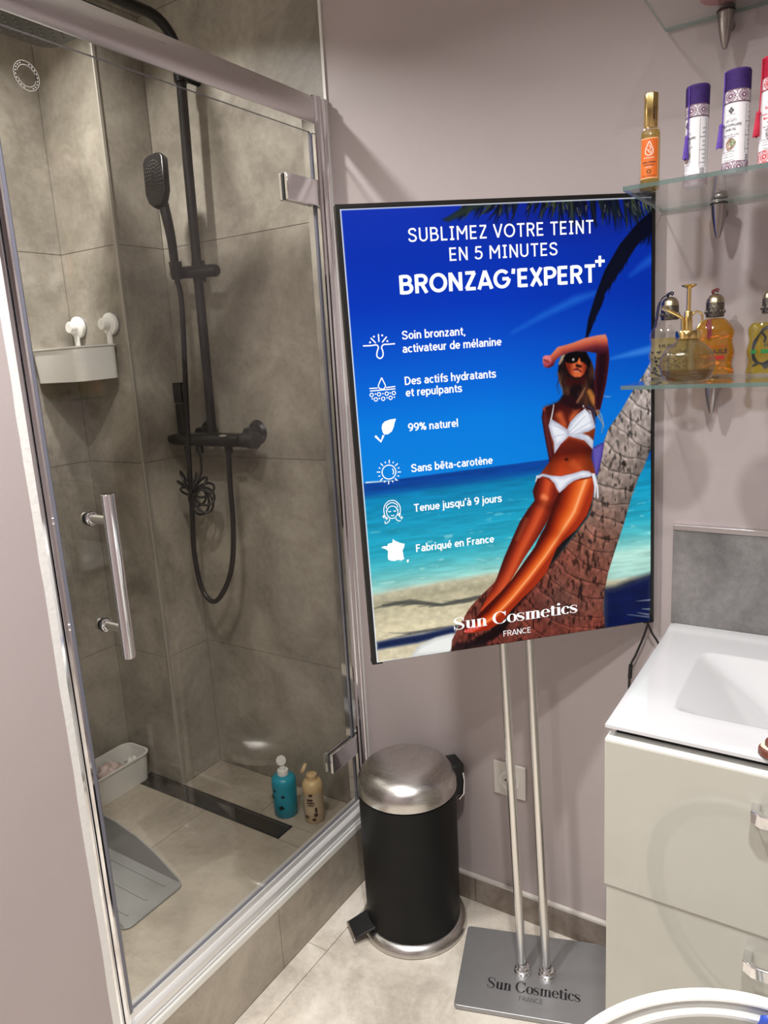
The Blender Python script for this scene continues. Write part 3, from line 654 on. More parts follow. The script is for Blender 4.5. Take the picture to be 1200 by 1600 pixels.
# ================================================================== suction basket
def basket_mesh(L, W, H, r, wall, taper=0.94, seg=6):
    """open tray with rounded corners: outer shell, rim, inner shell"""
    mb = MB(); n = 4 * (seg + 1)
    def ring(sx, z, off):
        return [(x, y, z) for x, y in rrect(-L / 2 * sx + off, L / 2 * sx - off, -W / 2 * sx + off, W / 2 * sx - off, max(r - off * .5, 0.003), seg)]
    rings = [ring(taper, 0, 0), ring(1, H - 0.004, 0), ring(1, H - 0.004, -0.003), ring(1, H, -0.003), ring(1, H, wall), ring(taper, 0.003, wall)]
    vs = [p for q in rings for p in q]; fs_ = []
    for k in range(len(rings) - 1):
        for i in range(n):
            j = (i + 1) % n; fs_.append((k * n + i, k * n + j, (k + 1) * n + j, (k + 1) * n + i))
    fs_.append(tuple(range(n))[::-1]); fs_.append(tuple((len(rings) - 1) * n + i for i in range(n)))
    return mb.add(vs, fs_)
sbm = Matrix.Translation((-1.7985, 1.2635, 1.378)) @ Matrix.Rotation(math.radians(2.2), 4, 'X')
sb = thing('suction_basket', None, 'white plastic suction-cup basket hung high on the tiled pillar', 'basket', 'white plastic shower baskets', mat=sbm)
basket_mesh(0.205, 0.134, 0.090, 0.028, 0.0025, 0.97).build('tray', 'white_plastic', sb, smooth=40, local=True)
for x in (-1.722, -1.864):
    MB().prism([(x - 0.007, 1.452), (x + 0.007, 1.452), (x + 0.009, 1.512), (x - 0.009, 1.512)], 1.318, 1.3235, 'y').build('hanger', 'white_plastic', sb)
    cup = MB().add(*(lambda m: (m.v, m.f))(MB().lathe([(0.0285, 0.0), (0.030, 0.004), (0.029, 0.010), (0.022, 0.014), (0.0165, 0.016), (0.0155, 0.032), (0.0135, 0.0345), (0.0001, 0.0345)], 28, cap=False).xf(Matrix.Translation((x, PY0 - 0.003, 1.522)) @ Matrix.Rotation(math.radians(90), 4, 'X')))).build('suction_knob', 'white_plastic', sb, smooth=35)
    MB().lathe([(0.032, 0.0), (0.031, 0.003), (0.026, 0.0032)], 28).xf(Matrix.Translation((x, PY0 - 0.0001, 1.522)) @ Matrix.Rotation(math.radians(90), 4, 'X')).build('suction_disc', 'cup_clear', cup, smooth=35)

# basket on the floor
fb = thing('shower_basket', (-1.847, 1.205, ZP), 'white plastic basket of bath puffs standing on the shower floor by the drain', 'basket', 'white plastic shower baskets', rotz=math.radians(90))
basket_mesh(0.245, 0.112, 0.088, 0.03, 0.0025, 0.95).build('tray', 'white_plastic', fb, smooth=40, local=True)
MAT['puff'] = clear('white_mesh_puff', (0.9, 0.9, 0.9, 1), 1.3, 0.3, 0.6, srgb(222, 214, 208))
MAT['puff_pink'] = principled('pale_pink_puff', srgb(214, 196, 190), 0.8, noise=(60, srgb(190, 168, 162)), bump=(140, 0.8))
def puff(cx, cy, cz, r, seed):
    rnd = random.Random(seed); mb = MB(); n, m = 26, 16; vs = []; fs_ = []
    for k in range(m + 1):
        for i in range(n):
            th = math.pi * k / m; a = 2 * math.pi * i / n
            rr = r * (0.82 + 0.20 * math.sin(5 * a + 3 * th + seed) * math.sin(4 * th) + rnd.uniform(-0.07, 0.07))
            vs.append((cx + rr * math.sin(th) * math.cos(a), cy + rr * math.sin(th) * math.sin(a), cz + 0.8 * rr * math.cos(th)))
    for k in range(m):
        for i in range(n):
            fs_.append((k * n + i, k * n + (i + 1) % n, (k + 1) * n + (i + 1) % n, (k + 1) * n + i))
    return mb.add(vs, fs_)
bp = puff(-1.845, 1.215, 0.205, 0.046, 3).build('bath_puff', 'puff_pink', None, smooth=80); tag(bp, 'pale pinkish mesh bath puff lying in the floor basket', 'bath puff')
bp = puff(-1.836, 1.288, 0.205, 0.026, 8).build('bath_puff', 'white_plastic', None, smooth=80); tag(bp, 'small white puff at the back end of the floor basket', 'bath puff')
MAT['red'] = principled('red_plastic', srgb(205, 62, 48), 0.4, noise=(30, srgb(190, 50, 40)))
rd = MB().ball((-1.838, 1.135, 0.202), 0.021, 16, 10, 1, 1.3, 0.8).build('red_soap_holder', 'red', None, smooth=60); tag(rd, 'small red plastic item at the near end of the floor basket', 'bath item')

# grey scoop
MAT['grey_plastic'] = principled('grey_plastic', srgb(140, 141, 140), 0.35, noise=(9, srgb(130, 131, 130)))
sp = thing('plastic_scoop', (-1.325, 0.94, ZP), 'grey moulded plastic scoop lying on the shower floor behind the chrome post', 'scoop')
x0, x1, y0, y1 = -1.70, -1.325, 0.852, 1.028
MB().prism(rrect(x0, x1, y0, y1, 0.02, 5), ZP + 0.0005, ZP + 0.006).build('tray_floor', 'grey_plastic', sp, bevel=(0.0015, 2))
for yy in (y0 + 0.002, y1 - 0.006):
    prof = [(x1 - 0.012, ZP + 0.006), (x1 - 0.02, ZP + 0.016), (x1 - 0.06, ZP + 0.040), (x1 - 0.10, ZP + 0.062), (x1 - 0.16, ZP + 0.084), (x1 - 0.24, ZP + 0.100), (x0 + 0.01, ZP + 0.105), (x0 + 0.01, ZP + 0.006)]
    MB().prism(prof, yy, yy + 0.004, 'y').build('side_wall', 'grey_plastic', sp, bevel=(0.001, 2))
MB().box(x0 + 0.006, x0 + 0.010, y0 + 0.002, y1 - 0.002, ZP + 0.006, ZP + 0.105).build('back_wall', 'grey_plastic', sp)
for yy in (0.885, 0.94, 0.995):
    MB().box(-1.60, -1.36, yy - 0.0025, yy + 0.0025, ZP + 0.006, ZP + 0.0085).build('rib', 'grey_plastic', sp)

# shampoo bottles
def rev(prof, k=1.0): return [(r * k, z) for r, z in prof]
MAT['teal'] = principled('turquoise_plastic', srgb(40, 150, 172), 0.3, noise=(5, srgb(34, 140, 164)))
MAT['beige'] = principled('beige_plastic', srgb(206, 178, 132), 0.35)
MAT['beige_body'] = principled('pale_beige_bottle', srgb(206, 186, 158), 0.35, noise=(20, srgb(198, 176, 146)))
MAT['brown_print'] = principled('brown_print', srgb(74, 52, 46), 0.6)
bt = thing('shampoo_bottle', (-1.293, 1.377, ZP), 'turquoise shampoo bottle with open white cap on the shower floor', 'bottle', 'bottles on the shower floor')
MB().lathe([(0.030, 0.0), (0.033, 0.004), (0.0335, 0.05), (0.0345, 0.095), (0.0335, 0.108), (0.028, 0.116), (0.015, 0.120)], 32).build('body', 'teal', bt, smooth=45, local=True)
MB().lathe([(0.0155, 0.1205), (0.0155, 0.133), (0.0145, 0.135), (0.008, 0.1355), (0.007, 0.142), (0.0001, 0.142)], 24, cap=False).build('cap', 'white_plastic', bt, smooth=45, local=True)
MB().lathe([(0.0145, 0), (0.015, 0.004), (0.013, 0.007), (0.0001, 0.007)], 22).xf(Matrix.Translation((-0.010, 0.006, 0.155)) @ Matrix.Rotation(math.radians(62), 4, 'Y') @ Matrix.Rotation(math.radians(15), 4, 'X')).build('flip_lid', 'white_plastic', bt, smooth=45, local=True)
def blob_on(cyl_r, th, z, pts, off=0.0005):
    return [((cyl_r + off) * math.cos(th + x / cyl_r), (cyl_r + off) * math.sin(th + x / cyl_r), z + y) for x, y in pts]
for th, z, sc_ in ((-2.1, 0.062, 1.0), (-1.2, 0.036, 0.8), (-1.0, 0.07, 0.5), (-1.75, 0.085, 0.5)):
    MB().add(blob_on(0.0335, th, z, [(-0.010 * sc_, 0.002), (-0.003, 0.004 * sc_), (0.004 * sc_, 0.010 * sc_), (0.006 * sc_, 0.003), (0.012 * sc_, -0.002), (0.004 * sc_, -0.004), (-0.004, -0.008 * sc_)], 0.0012), [(0, 6, 5, 4, 3, 2, 1)]).build('printed_bird', 'black_print', bt, local=True)
b2 = thing('shampoo_bottle', (-1.202, 1.392, ZP), 'beige shampoo bottle with open cap beside the shower door hinge', 'bottle', 'bottles on the shower floor')
MB().lathe([(0.0245, 0.0), (0.027, 0.004), (0.0275, 0.04), (0.0270, 0.085), (0.0285, 0.100), (0.027, 0.112), (0.021, 0.121), (0.0145, 0.124)], 32).build('body', 'beige_body', b2, smooth=45, local=True)
MB().lathe([(0.0288, 0.093), (0.0292, 0.101), (0.0276, 0.1125), (0.0214, 0.1218), (0.0146, 0.1246), (0.0146, 0.138), (0.013, 0.1395), (0.0001, 0.1395)], 28, cap=False).build('cap', 'beige', b2, smooth=45, local=True)
MB().lathe([(0.0145, 0), (0.015, 0.004), (0.013, 0.008), (0.0001, 0.008)], 22).xf(Matrix.Translation((-0.020, -0.004, 0.150)) @ Matrix.Rotation(math.radians(-58), 4, 'Y') @ Matrix.Rotation(math.radians(25), 4, 'X')).build('flip_lid', 'beige', b2, smooth=45, local=True)
for th, z, w_, h_ in ((-1.25, 0.075, 0.016, 0.005), (-1.2, 0.066, 0.022, 0.003), (-1.2, 0.059, 0.018, 0.002), (-0.7, 0.045, 0.006, 0.012), (-0.75, 0.03, 0.010, 0.008), (-1.7, 0.022, 0.014, 0.005), (-0.95, 0.016, 0.010, 0.006), (-1.15, 0.09, 0.010, 0.006)):
    MB().add(blob_on(0.0275, th, z, [(-w_ / 2, -h_ / 2), (0, -h_ * .7), (w_ / 2, -h_ / 2), (w_ / 2, h_ / 2), (0, h_ * .7), (-w_ / 2, h_ / 2)], 0.0016), [tuple(range(6))]).build('printed_mark', 'brown_print', b2, local=True)

# ================================================================== illuminated sign on its stand
BROT = math.radians(18.4)
TL = Vector((-0.7503, 1.0600, 1.6396)); HV = Vector((0.718926, 0.694843, 0.018389)); VV = Vector((-0.013258, -0.013492, 0.999821)); NV = HV.cross(VV)
WP, HP = 0.56645, 0.80776
def onsign(X, Y, Z=0.0): return TL + HV * X - VV * Y + NV * Z
FLc = Vector((-0.660, 1.167, 0)); BU = Vector((math.cos(BROT), math.sin(BROT), 0)); BV = Vector((-math.sin(BROT), math.cos(BROT), 0))
BW, BD, BT = 0.334, 0.230, 0.0125
bc = FLc + BU * BW / 2 + BV * BD / 2
sg = thing('illuminated_sign', bc, 'illuminated beach poster sign on a two-pole silver stand', 'sign', None, BROT)
pl_ = MB().prism(rrect(-BW / 2, BW / 2, -BD / 2, BD / 2, 0.008, 5), 0.0015, BT).build('base_plate', 'base_plate', sg, bevel=(0.0018, 3), local=True)
MB().prism(rrect(-BW / 2 + 0.003, BW / 2 - 0.003, -BD / 2 + 0.003, BD / 2 - 0.003, 0.008, 5), 0.0, 0.0014).build('underside_mat', 'black_soft', pl_, local=True)
v, f = fit2d(didone('Sun Cosmetics'), -0.101, 0.100, -0.057, 0.0285)
MB().add([(p[0], p[1], BT + 0.0004) for p in v], f).build('brand_lettering', 'black_print', pl_, local=True)
v, f = fit2d(sans2d('FRANCE', 0.11), -0.0295, 0.0215, -0.0785, 0.0125)
MB().add([(p[0], p[1], BT + 0.0004) for p in v], f).build('country_lettering', 'grey_print', pl_, local=True)
for bx, by in ((-0.5615, 1.3165), (-0.5105, 1.3335)):
    b0 = Vector((bx, by, BT)); d_ = Vector((-0.036, 0.0, 1.0))
    po = MB().tube([b0 + d_ * 0.004, b0 + d_ * 1.42], 0.0098, 20).build('pole', 'silver_tube', sg, smooth=40)
    MB().lathe([(0.0185, 0.0002), (0.0185, 0.008), (0.0165, 0.0095), (0.0172, 0.0105), (0.0172, 0.019), (0.0150, 0.0215), (0.0108, 0.0220), (0.0108, 0.030), (0.0099, 0.031)], 28, tuple(b0), cap=False).build('collar', 'chrome', po, smooth=35)
# light box
def sbox(X0, X1, Y0, Y1, Z0, Z1):
    m_ = MB(); c = [onsign(x, y, z) for z in (Z0, Z1) for y in (Y0, Y1) for x in (X0, X1)]
    return m_.add(c, [(0, 1, 3, 2), (4, 6, 7, 5), (0, 4, 5, 1), (2, 3, 7, 6), (0, 2, 6, 4), (1, 5, 7, 3)])
pn = sbox(-0.006, WP + 0.006, -0.006, HP + 0.001, -0.020, -0.0008).build('light_box', 'black_soft', sg)
for X0, X1, Y0, Y1 in ((-0.0075, -0.0005, -0.0075, HP + 0.002), (WP + 0.0008, WP + 0.0068, -0.0075, HP + 0.002), (-0.0004, WP + 0.0007, -0.0075, -0.0012)):
    sbox(X0, X1, Y0, Y1, -0.021, 0.0015).build('frame_bar', 'black', pn)
for X0 in (-0.0085, WP - 0.012):
    sbox(X0, X0 + 0.020, HP - 0.003, HP + 0.004, -0.021, -0.001).build('corner_cap', 'black_soft', pn)
for X0 in (0.26, 0.33):   # clamps behind the box on the poles
    sbox(X0, X0 + 0.03, 0.3, 0.38, -0.05, -0.021).build('pole_clamp', 'black_soft', pn)

# ---- the printed picture: a fine grid of coloured points (one flat print), units of poster height
AS = WP / HP
NU, NVt = 420, 600
gx, gy = np.meshgrid(np.linspace(0, AS, NU), np.linspace(0, 1, NVt))
IMG = np.zeros((NVt, NU, 3)); px = 0.00145
def col(r, g, b): return np.array([r, g, b], float) / 255
def vnoise(fx, fy, seed, octv=3):
    out = np.zeros_like(gx); amp = 1.0; tot = 0
    for o_ in range(octv):
        rs = np.random.RandomState(seed + o_); nx, ny = int(fx * AS * 2 ** o_) + 3, int(fy * 2 ** o_) + 3
        g = rs.rand(ny, nx); X = gx / AS * (nx - 2); Y = gy * (ny - 2)
        i = X.astype(int); j = Y.astype(int); a = X - i; b = Y - j; a = a * a * (3 - 2 * a); b = b * b * (3 - 2 * b)
        out += amp * ((g[j, i] * (1 - a) + g[j, i + 1] * a) * (1 - b) + (g[j + 1, i] * (1 - a) + g[j + 1, i + 1] * a) * b); tot += amp; amp *= 0.55
    return out / tot
def sdist(pts):
    """signed distance, positive inside"""
    P = np.array(pts); dm = np.full(gx.shape, 1e9); ins = np.zeros(gx.shape, bool)
    for i in range(len(P)):
        a = P[i - 1]; b = P[i]; e = b - a
        t = np.clip(((gx - a[0]) * e[0] + (gy - a[1]) * e[1]) / (e @ e + 1e-15), 0, 1)
        dm = np.minimum(dm, np.hypot(gx - a[0] - t * e[0], gy - a[1] - t * e[1]))
        cnd = ((a[1] > gy) != (b[1] > gy))
        xi = a[0] + (gy - a[1]) / (e[1] if abs(e[1]) > 1e-12 else 1e-12) * e[0]
        ins ^= cnd & (gx < xi)
    return np.where(ins, dm, -dm)
def paint(pts, c, soft=1.2, alpha=1.0):
    """c: colour or (NVt,NU,3) array or function of inside distance"""
    d = sdist(pts); m = np.clip(0.5 + d / (soft * px), 0, 1)[..., None] * alpha
    cc = c(d / px) if callable(c) else c
    IMG[:] = IMG * (1 - m) + cc * m
    return d / px
def spaint(path, w, c, soft=1.2, alpha=1.0):
    """stroke along a path, widths in px"""
    P = np.array(path); W = np.array(w if isinstance(w, (list, tuple)) else [w] * len(P), float)
    best = np.full(gx.shape, -1e9)
    for i in range(len(P) - 1):
        a = P[i]; b = P[i + 1]; e = b - a
        t = np.clip(((gx - a[0]) * e[0] + (gy - a[1]) * e[1]) / (e @ e + 1e-15), 0, 1)
        r = (W[i] * (1 - t) + W[i + 1] * t) / 2 * px
        best = np.maximum(best, r - np.hypot(gx - a[0] - t * e[0], gy - a[1] - t * e[1]))
    m = np.clip(0.5 + best / (soft * px), 0, 1)[..., None] * alpha
    IMG[:] = IMG * (1 - m) + c * m
def lerp(a, b, t):
    t = np.clip(t, 0, 1)[..., None]; return a * (1 - t) + b * t
def grad(stops, t):
    out = np.zeros(t.shape + (3,)) + stops[0][1]
    for (p0, c0), (p1, c1) in zip(stops[:-1], stops[1:]):
        k = np.clip((t - p0) / (p1 - p0), 0, 1)[..., None]; out = out * (1 - k) + c1 * k
    return out
# sky, sea, sand follow the picture's own horizon
v0 = gy
IMG[:] = grad([(0.0, col(18, 50, 176)), (0.10, col(4, 48, 176)), (0.20, col(0, 54, 184)), (0.33, col(0, 90, 208)), (0.45, col(0, 122, 222)), (0.565, col(4, 130, 222))], v0)
rightdark = np.clip((gx / AS - 0.45) / 0.55, 0, 1) * np.clip(1 - gy / 0.75, 0, 1)
IMG[:] = lerp(IMG, IMG * 0 + col(4, 36, 140), rightdark * 0.55)
topd = np.clip(1 - gy / 0.1, 0, 1) * np.clip((gx / AS - 0.25) / 0.4, 0, 1)
IMG[:] = lerp(IMG, IMG * 0 + col(10, 24, 120), topd * 0.8)
hz = 0.5722 - 0.022 * gx
sea = grad([(0.0, col(8, 62, 148)), (0.016, col(6, 66, 150)), (0.028, col(8, 84, 158)), (0.040, col(10, 128, 178)), (0.10, col(22, 150, 188)), (0.17, col(36, 164, 190)), (0.21, col(84, 186, 194)), (0.24, col(136, 206, 200)), (0.255, col(172, 216, 204))], gy - hz)
wv = vnoise(16, 150, 5, 3)
sea = sea * (0.86 + 0.28 * wv[..., None])
foam = np.clip((vnoise(40, 130, 9, 2) - 0.74) * 8, 0, 1) * np.clip((gy - hz - 0.05) / 0.1, 0, 1)
sea = lerp(sea, sea * 0 + col(190, 232, 226), foam * 0.5)
IMG[:] = lerp(IMG, sea, (gy - hz) / 0.0025)
spaint([(0.009,0.5719),(0.0496,0.5734),(0.0818,0.5739)], [2.5, 1.5, .6], col(200, 225, 240))
shore = 0.822 - 0.01 * np.sin((gx - 0.1) * 5) + 0.055 * np.clip((gx - 0.45) / 0.1, 0, 1) + 0.006 * (vnoise(20, 20, 31, 2) - .5)
sand = grad([(0.0, col(206, 200, 172)), (0.03, col(176, 168, 140)), (0.06, col(206, 196, 164)), (0.10, col(222, 210, 176)), (0.16, col(214, 202, 172))], gy - shore) * (0.86 + 0.24 * vnoise(70, 120, 13, 3)[..., None])
IMG[:] = lerp(IMG, sand, (gy - shore) / 0.012)
# shadows of palms that the picture shows on its sand
def leafshadow(path, w, c, n, L, seed):
    rs = np.random.RandomState(seed); P = np.array(path)
    spaint(path, w, c, 3, 0.9)
    for k in range(n):
        t = rs.rand() * (len(P) - 1); i = int(t); p = P[i] + (P[i + 1] - P[i]) * (t - i)
        d = rs.choice([-1, 1]); spaint([p, p + np.array([-L * px * (0.5 + rs.rand()), d * L * 0.25 * px * rs.rand()])], [3, .5], c, 2, 0.75)
leafshadow([(0.0248,0.8622),(0.0887,0.862),(0.1648,0.8807),(0.2356,0.8781),(0.2755,0.8725)], [3, 8, 5, 8, 3], col(84, 84, 78), 34, 24, 3)
leafshadow([(0.0834,0.9403),(0.1613,0.9393),(0.2404,0.9398)], [4, 6, 3], col(96, 94, 92), 10, 26, 4)
paint([(0.003,0.9488),(0.0399,0.9465),(0.1141,0.945),(0.196,0.9381),(0.195,0.9573),(0.1601,0.9601),(0.1002,0.967),(0.0352,0.9681),(0.0014,0.9693)], lambda d: lerp(col(64, 76, 108) + 0 * IMG, col(24, 36, 74) + 0 * IMG, d / 5), 5)
paint([(0.0794,0.9993),(0.1045,0.9725),(0.1444,0.9593),(0.1824,0.9554),(0.2013,0.9582),(0.1986,1.0068),(0.1732,1.006)], lambda d: lerp(col(200, 200, 196) + 0 * IMG, col(238, 238, 234) + 0 * IMG, d / 8), 4)
# dark wet shade on the right behind the trunk
paint([(0.5707,0.8942),(0.6047,0.8939),(0.6476,0.8832),(0.7115,0.872),(0.7122,1.0187),(0.5693,1.0141)], lambda d: lerp(col(60, 62, 70) + 0 * IMG, col(12, 22, 66) + 0 * IMG, d / 14) * (0.8 + 0.4 * vnoise(30, 60, 17)[..., None]), 10)
spaint([(0.663,0.942),(0.7049,0.9445)], [.6, 3], col(120, 124, 140)); spaint([(0.6787,0.9644),(0.705,0.9699)], [1, 4], col(104, 116, 124)); spaint([(0.6387,0.9738),(0.698,0.9892)], [1, 2.5], col(100, 106, 130)); spaint([(0.6665,0.9728),(0.6962,0.9822)], [1, 3], col(108, 112, 134))
# thin cloud streaks
spaint([(0.363,0.2719),(0.4396,0.2382),(0.5167,0.2098),(0.5633,0.1987)], [2, 8, 12, 6], col(40, 120, 215), 9, 0.55)
spaint([(0.6009,0.3455),(0.649,0.3389),(0.7024,0.3312)], [2, 8, 12], col(70, 140, 225), 7, 0.7)
spaint([(0.6495,0.1647),(0.6889,0.1391),(0.7016,0.1328)], [3, 12, 14], col(30, 100, 210), 9, 0.6)
# palm trunk
tr_pts = [(0.7025,0.356),(0.683,0.3867),(0.6488,0.4312),(0.6242,0.4677),(0.5931,0.5053),(0.5781,0.54),(0.5678,0.58),(0.5608,0.6161),(0.5485,0.6813),(0.5398,0.7085),(0.5062,0.7471),(0.4642,0.7942),(0.4305,0.8297),(0.3719,0.878),(0.3243,0.8553),(0.3009,0.8394),(0.2761,0.8599),(0.2464,0.8844),(0.2297,0.9012),(0.2004,0.9452),(0.1847,0.9719),(0.1797,1.0038),(0.2694,1.0047),(0.578,1.007),(0.5735,0.9476),(0.5774,0.9066),(0.588,0.8588),(0.6054,0.8074),(0.6311,0.7383),(0.6515,0.6742),(0.6733,0.6218),(0.68,0.6132),(0.6983,0.5717),(0.7066,0.5556),(0.709,0.3536)]
axis = np.array([(0.693,0.4708),(0.6485,0.5423),(0.6151,0.6156),(0.5812,0.7055),(0.5302,0.7946),(0.4707,0.8673),(0.4029,0.9311),(0.3187,0.9926)]); 
def alongacross(P):
    best = np.full(gx.shape, 1e9); al = np.zeros_like(gx); ac = np.zeros_like(gx); s0 = 0
    for i in range(len(P) - 1):
        a = P[i]; b = P[i + 1]; e = b - a; L = np.hypot(*e)
        t = ((gx - a[0]) * e[0] + (gy - a[1]) * e[1]) / (L * L)
        tc = np.clip(t, 0 if i else -5, 1 if i < len(P) - 2 else 5)
        dx = gx - a[0] - tc * e[0]; dy = gy - a[1] - tc * e[1]; d = np.hypot(dx, dy)
        m = d < best; best = np.where(m, d, best); al = np.where(m, s0 + tc * L, al); ac = np.where(m, (e[0] * dy - e[1] * dx) / L, ac); s0 += L
    return al / px, ac / px
al, ac = alongacross(axis)
wob = (vnoise(14, 20, 40) - .5) * 16
bandp = ((al + wob + 0.010 * ac * ac * 0.4) / 27.0) % 1.0
fib = vnoise(120, 90, 44, 2)
crack = np.clip((vnoise(150, 60, 50, 2) - 0.60) * 7, 0, 1)
tone = grad([(0, col(178, 164, 158)), (70, col(164, 148, 140)), (150, col(146, 126, 116)), (220, col(128, 98, 86)), (290, col(112, 76, 66)), (380, col(92, 60, 54))], al) * (0.72 + 0.5 * fib[..., None])
tone = lerp(tone, tone * 0.35, crack * 0.8)
tone = lerp(tone, tone * 0.55, np.exp(-((bandp - 0.03) / 0.05) ** 2) * 0.9)
tone = lerp(tone, np.minimum(tone * 1.35, 1), np.exp(-((bandp - 0.16) / 0.07) ** 2) * 0.5)
tone = lerp(tone, tone * 0.45, np.clip((-ac - 8) / 34, 0, 1) * np.clip(1 - al / 330, 0, 1) * 0.9)
red = np.clip((al - 150) / 120, 0, 1) * vnoise(8, 10, 61)
tone = lerp(tone, np.clip(tone * np.array([1.45, 0.85, 0.7]), 0, 1), red * 0.8)
paint(tr_pts, tone, 1.5)
for p_, r_ in (([(0.6301,0.5925)][0], 8), ([(0.5405,0.7719)][0], 6), ([(0.5135,0.8895)][0], 6), ([(0.5464,0.7062)][0], 6)):
    spaint([p_, (p_[0] + 2 * px, p_[1] + 3 * px)], [r_, r_ * .7], col(30, 24, 24), 4, 0.9)
# deep shade under the legs
paint([(0.5522,0.6476),(0.5484,0.686),(0.5365,0.7129),(0.5062,0.7471),(0.4591,0.8015),(0.422,0.8414),(0.3849,0.8798),(0.3478,0.915),(0.3197,0.968),(0.2864,0.9876),(0.2409,0.9937),(0.2419,0.9742),(0.2795,0.9619),(0.3384,0.9056),(0.3973,0.8493),(0.4358,0.8144),(0.4566,0.7694),(0.5068,0.7203)], col(22, 10, 12), 5, 0.95)
paint([(0.1799,1.0005),(0.1937,0.9798),(0.2303,0.9822),(0.2706,0.9786),(0.2728,1.0019)], col(24, 16, 20), 6, 0.8)
# purple cloth hanging behind her
paint([(0.5488,0.5478),(0.5683,0.5406),(0.5814,0.5358),(0.5761,0.5687),(0.5642,0.6133),(0.5527,0.6121)], lambda d: lerp(col(60, 50, 130) + 0 * IMG, col(96, 84, 170) + 0 * IMG, d / 5))
# fronds
rs = np.random.RandomState(11)
def frond_hang(x0, x1, n, l0, l1, lean, seed, yb=0.0):
    rs = np.random.RandomState(seed)
    for k in range(n):
        x = x0 + (x1 - x0) * rs.rand(); L = (l0 + (l1 - l0) * rs.rand()) * px; dx = (lean + rs.uniform(-10, 10)) * px
        c = [col(8, 12, 40), col(20, 30, 34), col(52, 62, 42), col(10, 14, 30)][rs.randint(4)]
        spaint([(x, yb - 0.01), (x + dx * .5, yb + L * .5), (x + dx, yb + L)], [4.5, 3.2, .6], c, 1.5, 0.92)
        if rs.rand() < 0.16: spaint([(x + dx * .3, yb + L * .3), (x + dx * .6, yb + L * .6)], [1, .6], col(150, 150, 135), 1, .8)
frond_hang(0.27, 0.36, 26, 8, 26, -22, 21); frond_hang(0.34, 0.50, 44, 6, 30, -6, 22); frond_hang(0.48, 0.62, 60, 16, 42, 4, 23); frond_hang(0.60, 0.705, 46, 18, 50, 12, 24)
paint([(0.2152,0.0286),(0.2296,0.0227),(0.2528,0.0109),(0.2803,-0.0009),(0.3306,-0.0093),(0.3303,-0.0016),(0.294,0.0099),(0.2606,0.024),(0.229,0.0342)], lambda d: lerp(col(26, 40, 46) + 0 * IMG, col(40, 52, 44) + 0 * IMG, d / 4), 3, .9)
paint([(0.7074,0.0254),(0.6669,0.0535),(0.6232,0.0976),(0.5871,0.1504),(0.5648,0.2002),(0.5454,0.2534),(0.5368,0.2979),(0.5431,0.2984),(0.5594,0.2543),(0.5818,0.2053),(0.6071,0.1763),(0.6386,0.1366),(0.6637,0.1035),(0.6825,0.0867),(0.7076,0.0742)], col(7, 9, 26), 2)
P_ = np.array([(0.7044,0.0509),(0.6575,0.0774),(0.6137,0.1271),(0.5821,0.1818),(0.5629,0.2265),(0.5468,0.2633)])
for k in range(60):
    t = rs.rand() * (len(P_) - 1.01); i = int(t); p = P_[i] + (P_[i + 1] - P_[i]) * (t - i); L = (34 - 3.5 * t) * (0.55 + 0.5 * rs.rand()) * px
    spaint([p, p + np.array([0.10 * L, 0.6 * L]), p + np.array([-0.02 * L + rs.uniform(-.1, .1) * L, 1.15 * L])], [5, 3.2, .5], col(7, 10, 30), 1.5)
# ---- figure
shade_l = lambda lit, mid, drk, w: (lambda d: grad([(0, drk), (w * .35, mid), (w, lit)], d))
# far leg
paint([(0.4098,0.6061),(0.4259,0.5987),(0.509,0.6075),(0.5511,0.615),(0.5504,0.6629),(0.4751,0.6776),(0.4192,0.6636),(0.4024,0.6387)], col(150, 48, 20), 2)
far = [(0.4289,0.6051),(0.4131,0.6034),(0.3994,0.6338),(0.4034,0.6572),(0.3869,0.6752),(0.3653,0.7035),(0.3447,0.7429),(0.3223,0.787),(0.3046,0.8288),(0.2923,0.8541),(0.2701,0.8878),(0.2579,0.9085),(0.2767,0.9177),(0.307,0.885),(0.3325,0.8517),(0.3495,0.8269),(0.3749,0.7906),(0.4086,0.7477),(0.4288,0.7189),(0.4457,0.6898),(0.463,0.6454),(0.4476,0.6193)]
al, ac = alongacross(np.array([(0.4366,0.612),(0.424,0.6641),(0.3968,0.715),(0.3628,0.7702),(0.3335,0.8248),(0.3045,0.8686),(0.266,0.9065)]))
c_leg = grad([(-16, col(70, 16, 12)), (-9, col(128, 34, 18)), (-2, col(190, 66, 32)), (4, col(206, 82, 42)), (10, col(160, 48, 24)), (17, col(112, 30, 18))], -ac * 1.0)
c_leg = lerp(c_leg, c_leg * 0.55, np.exp(-((al - 40) / 7.0) ** 2) * 0.5)
paint(far, c_leg, 1.5)
spaint([(0.426,0.6505),(0.4322,0.6543)], [9, 7], col(240, 140, 90), 6, .8); spaint([(0.3813,0.7008),(0.3574,0.7445)], [3, 3], col(226, 116, 68), 10, .5)
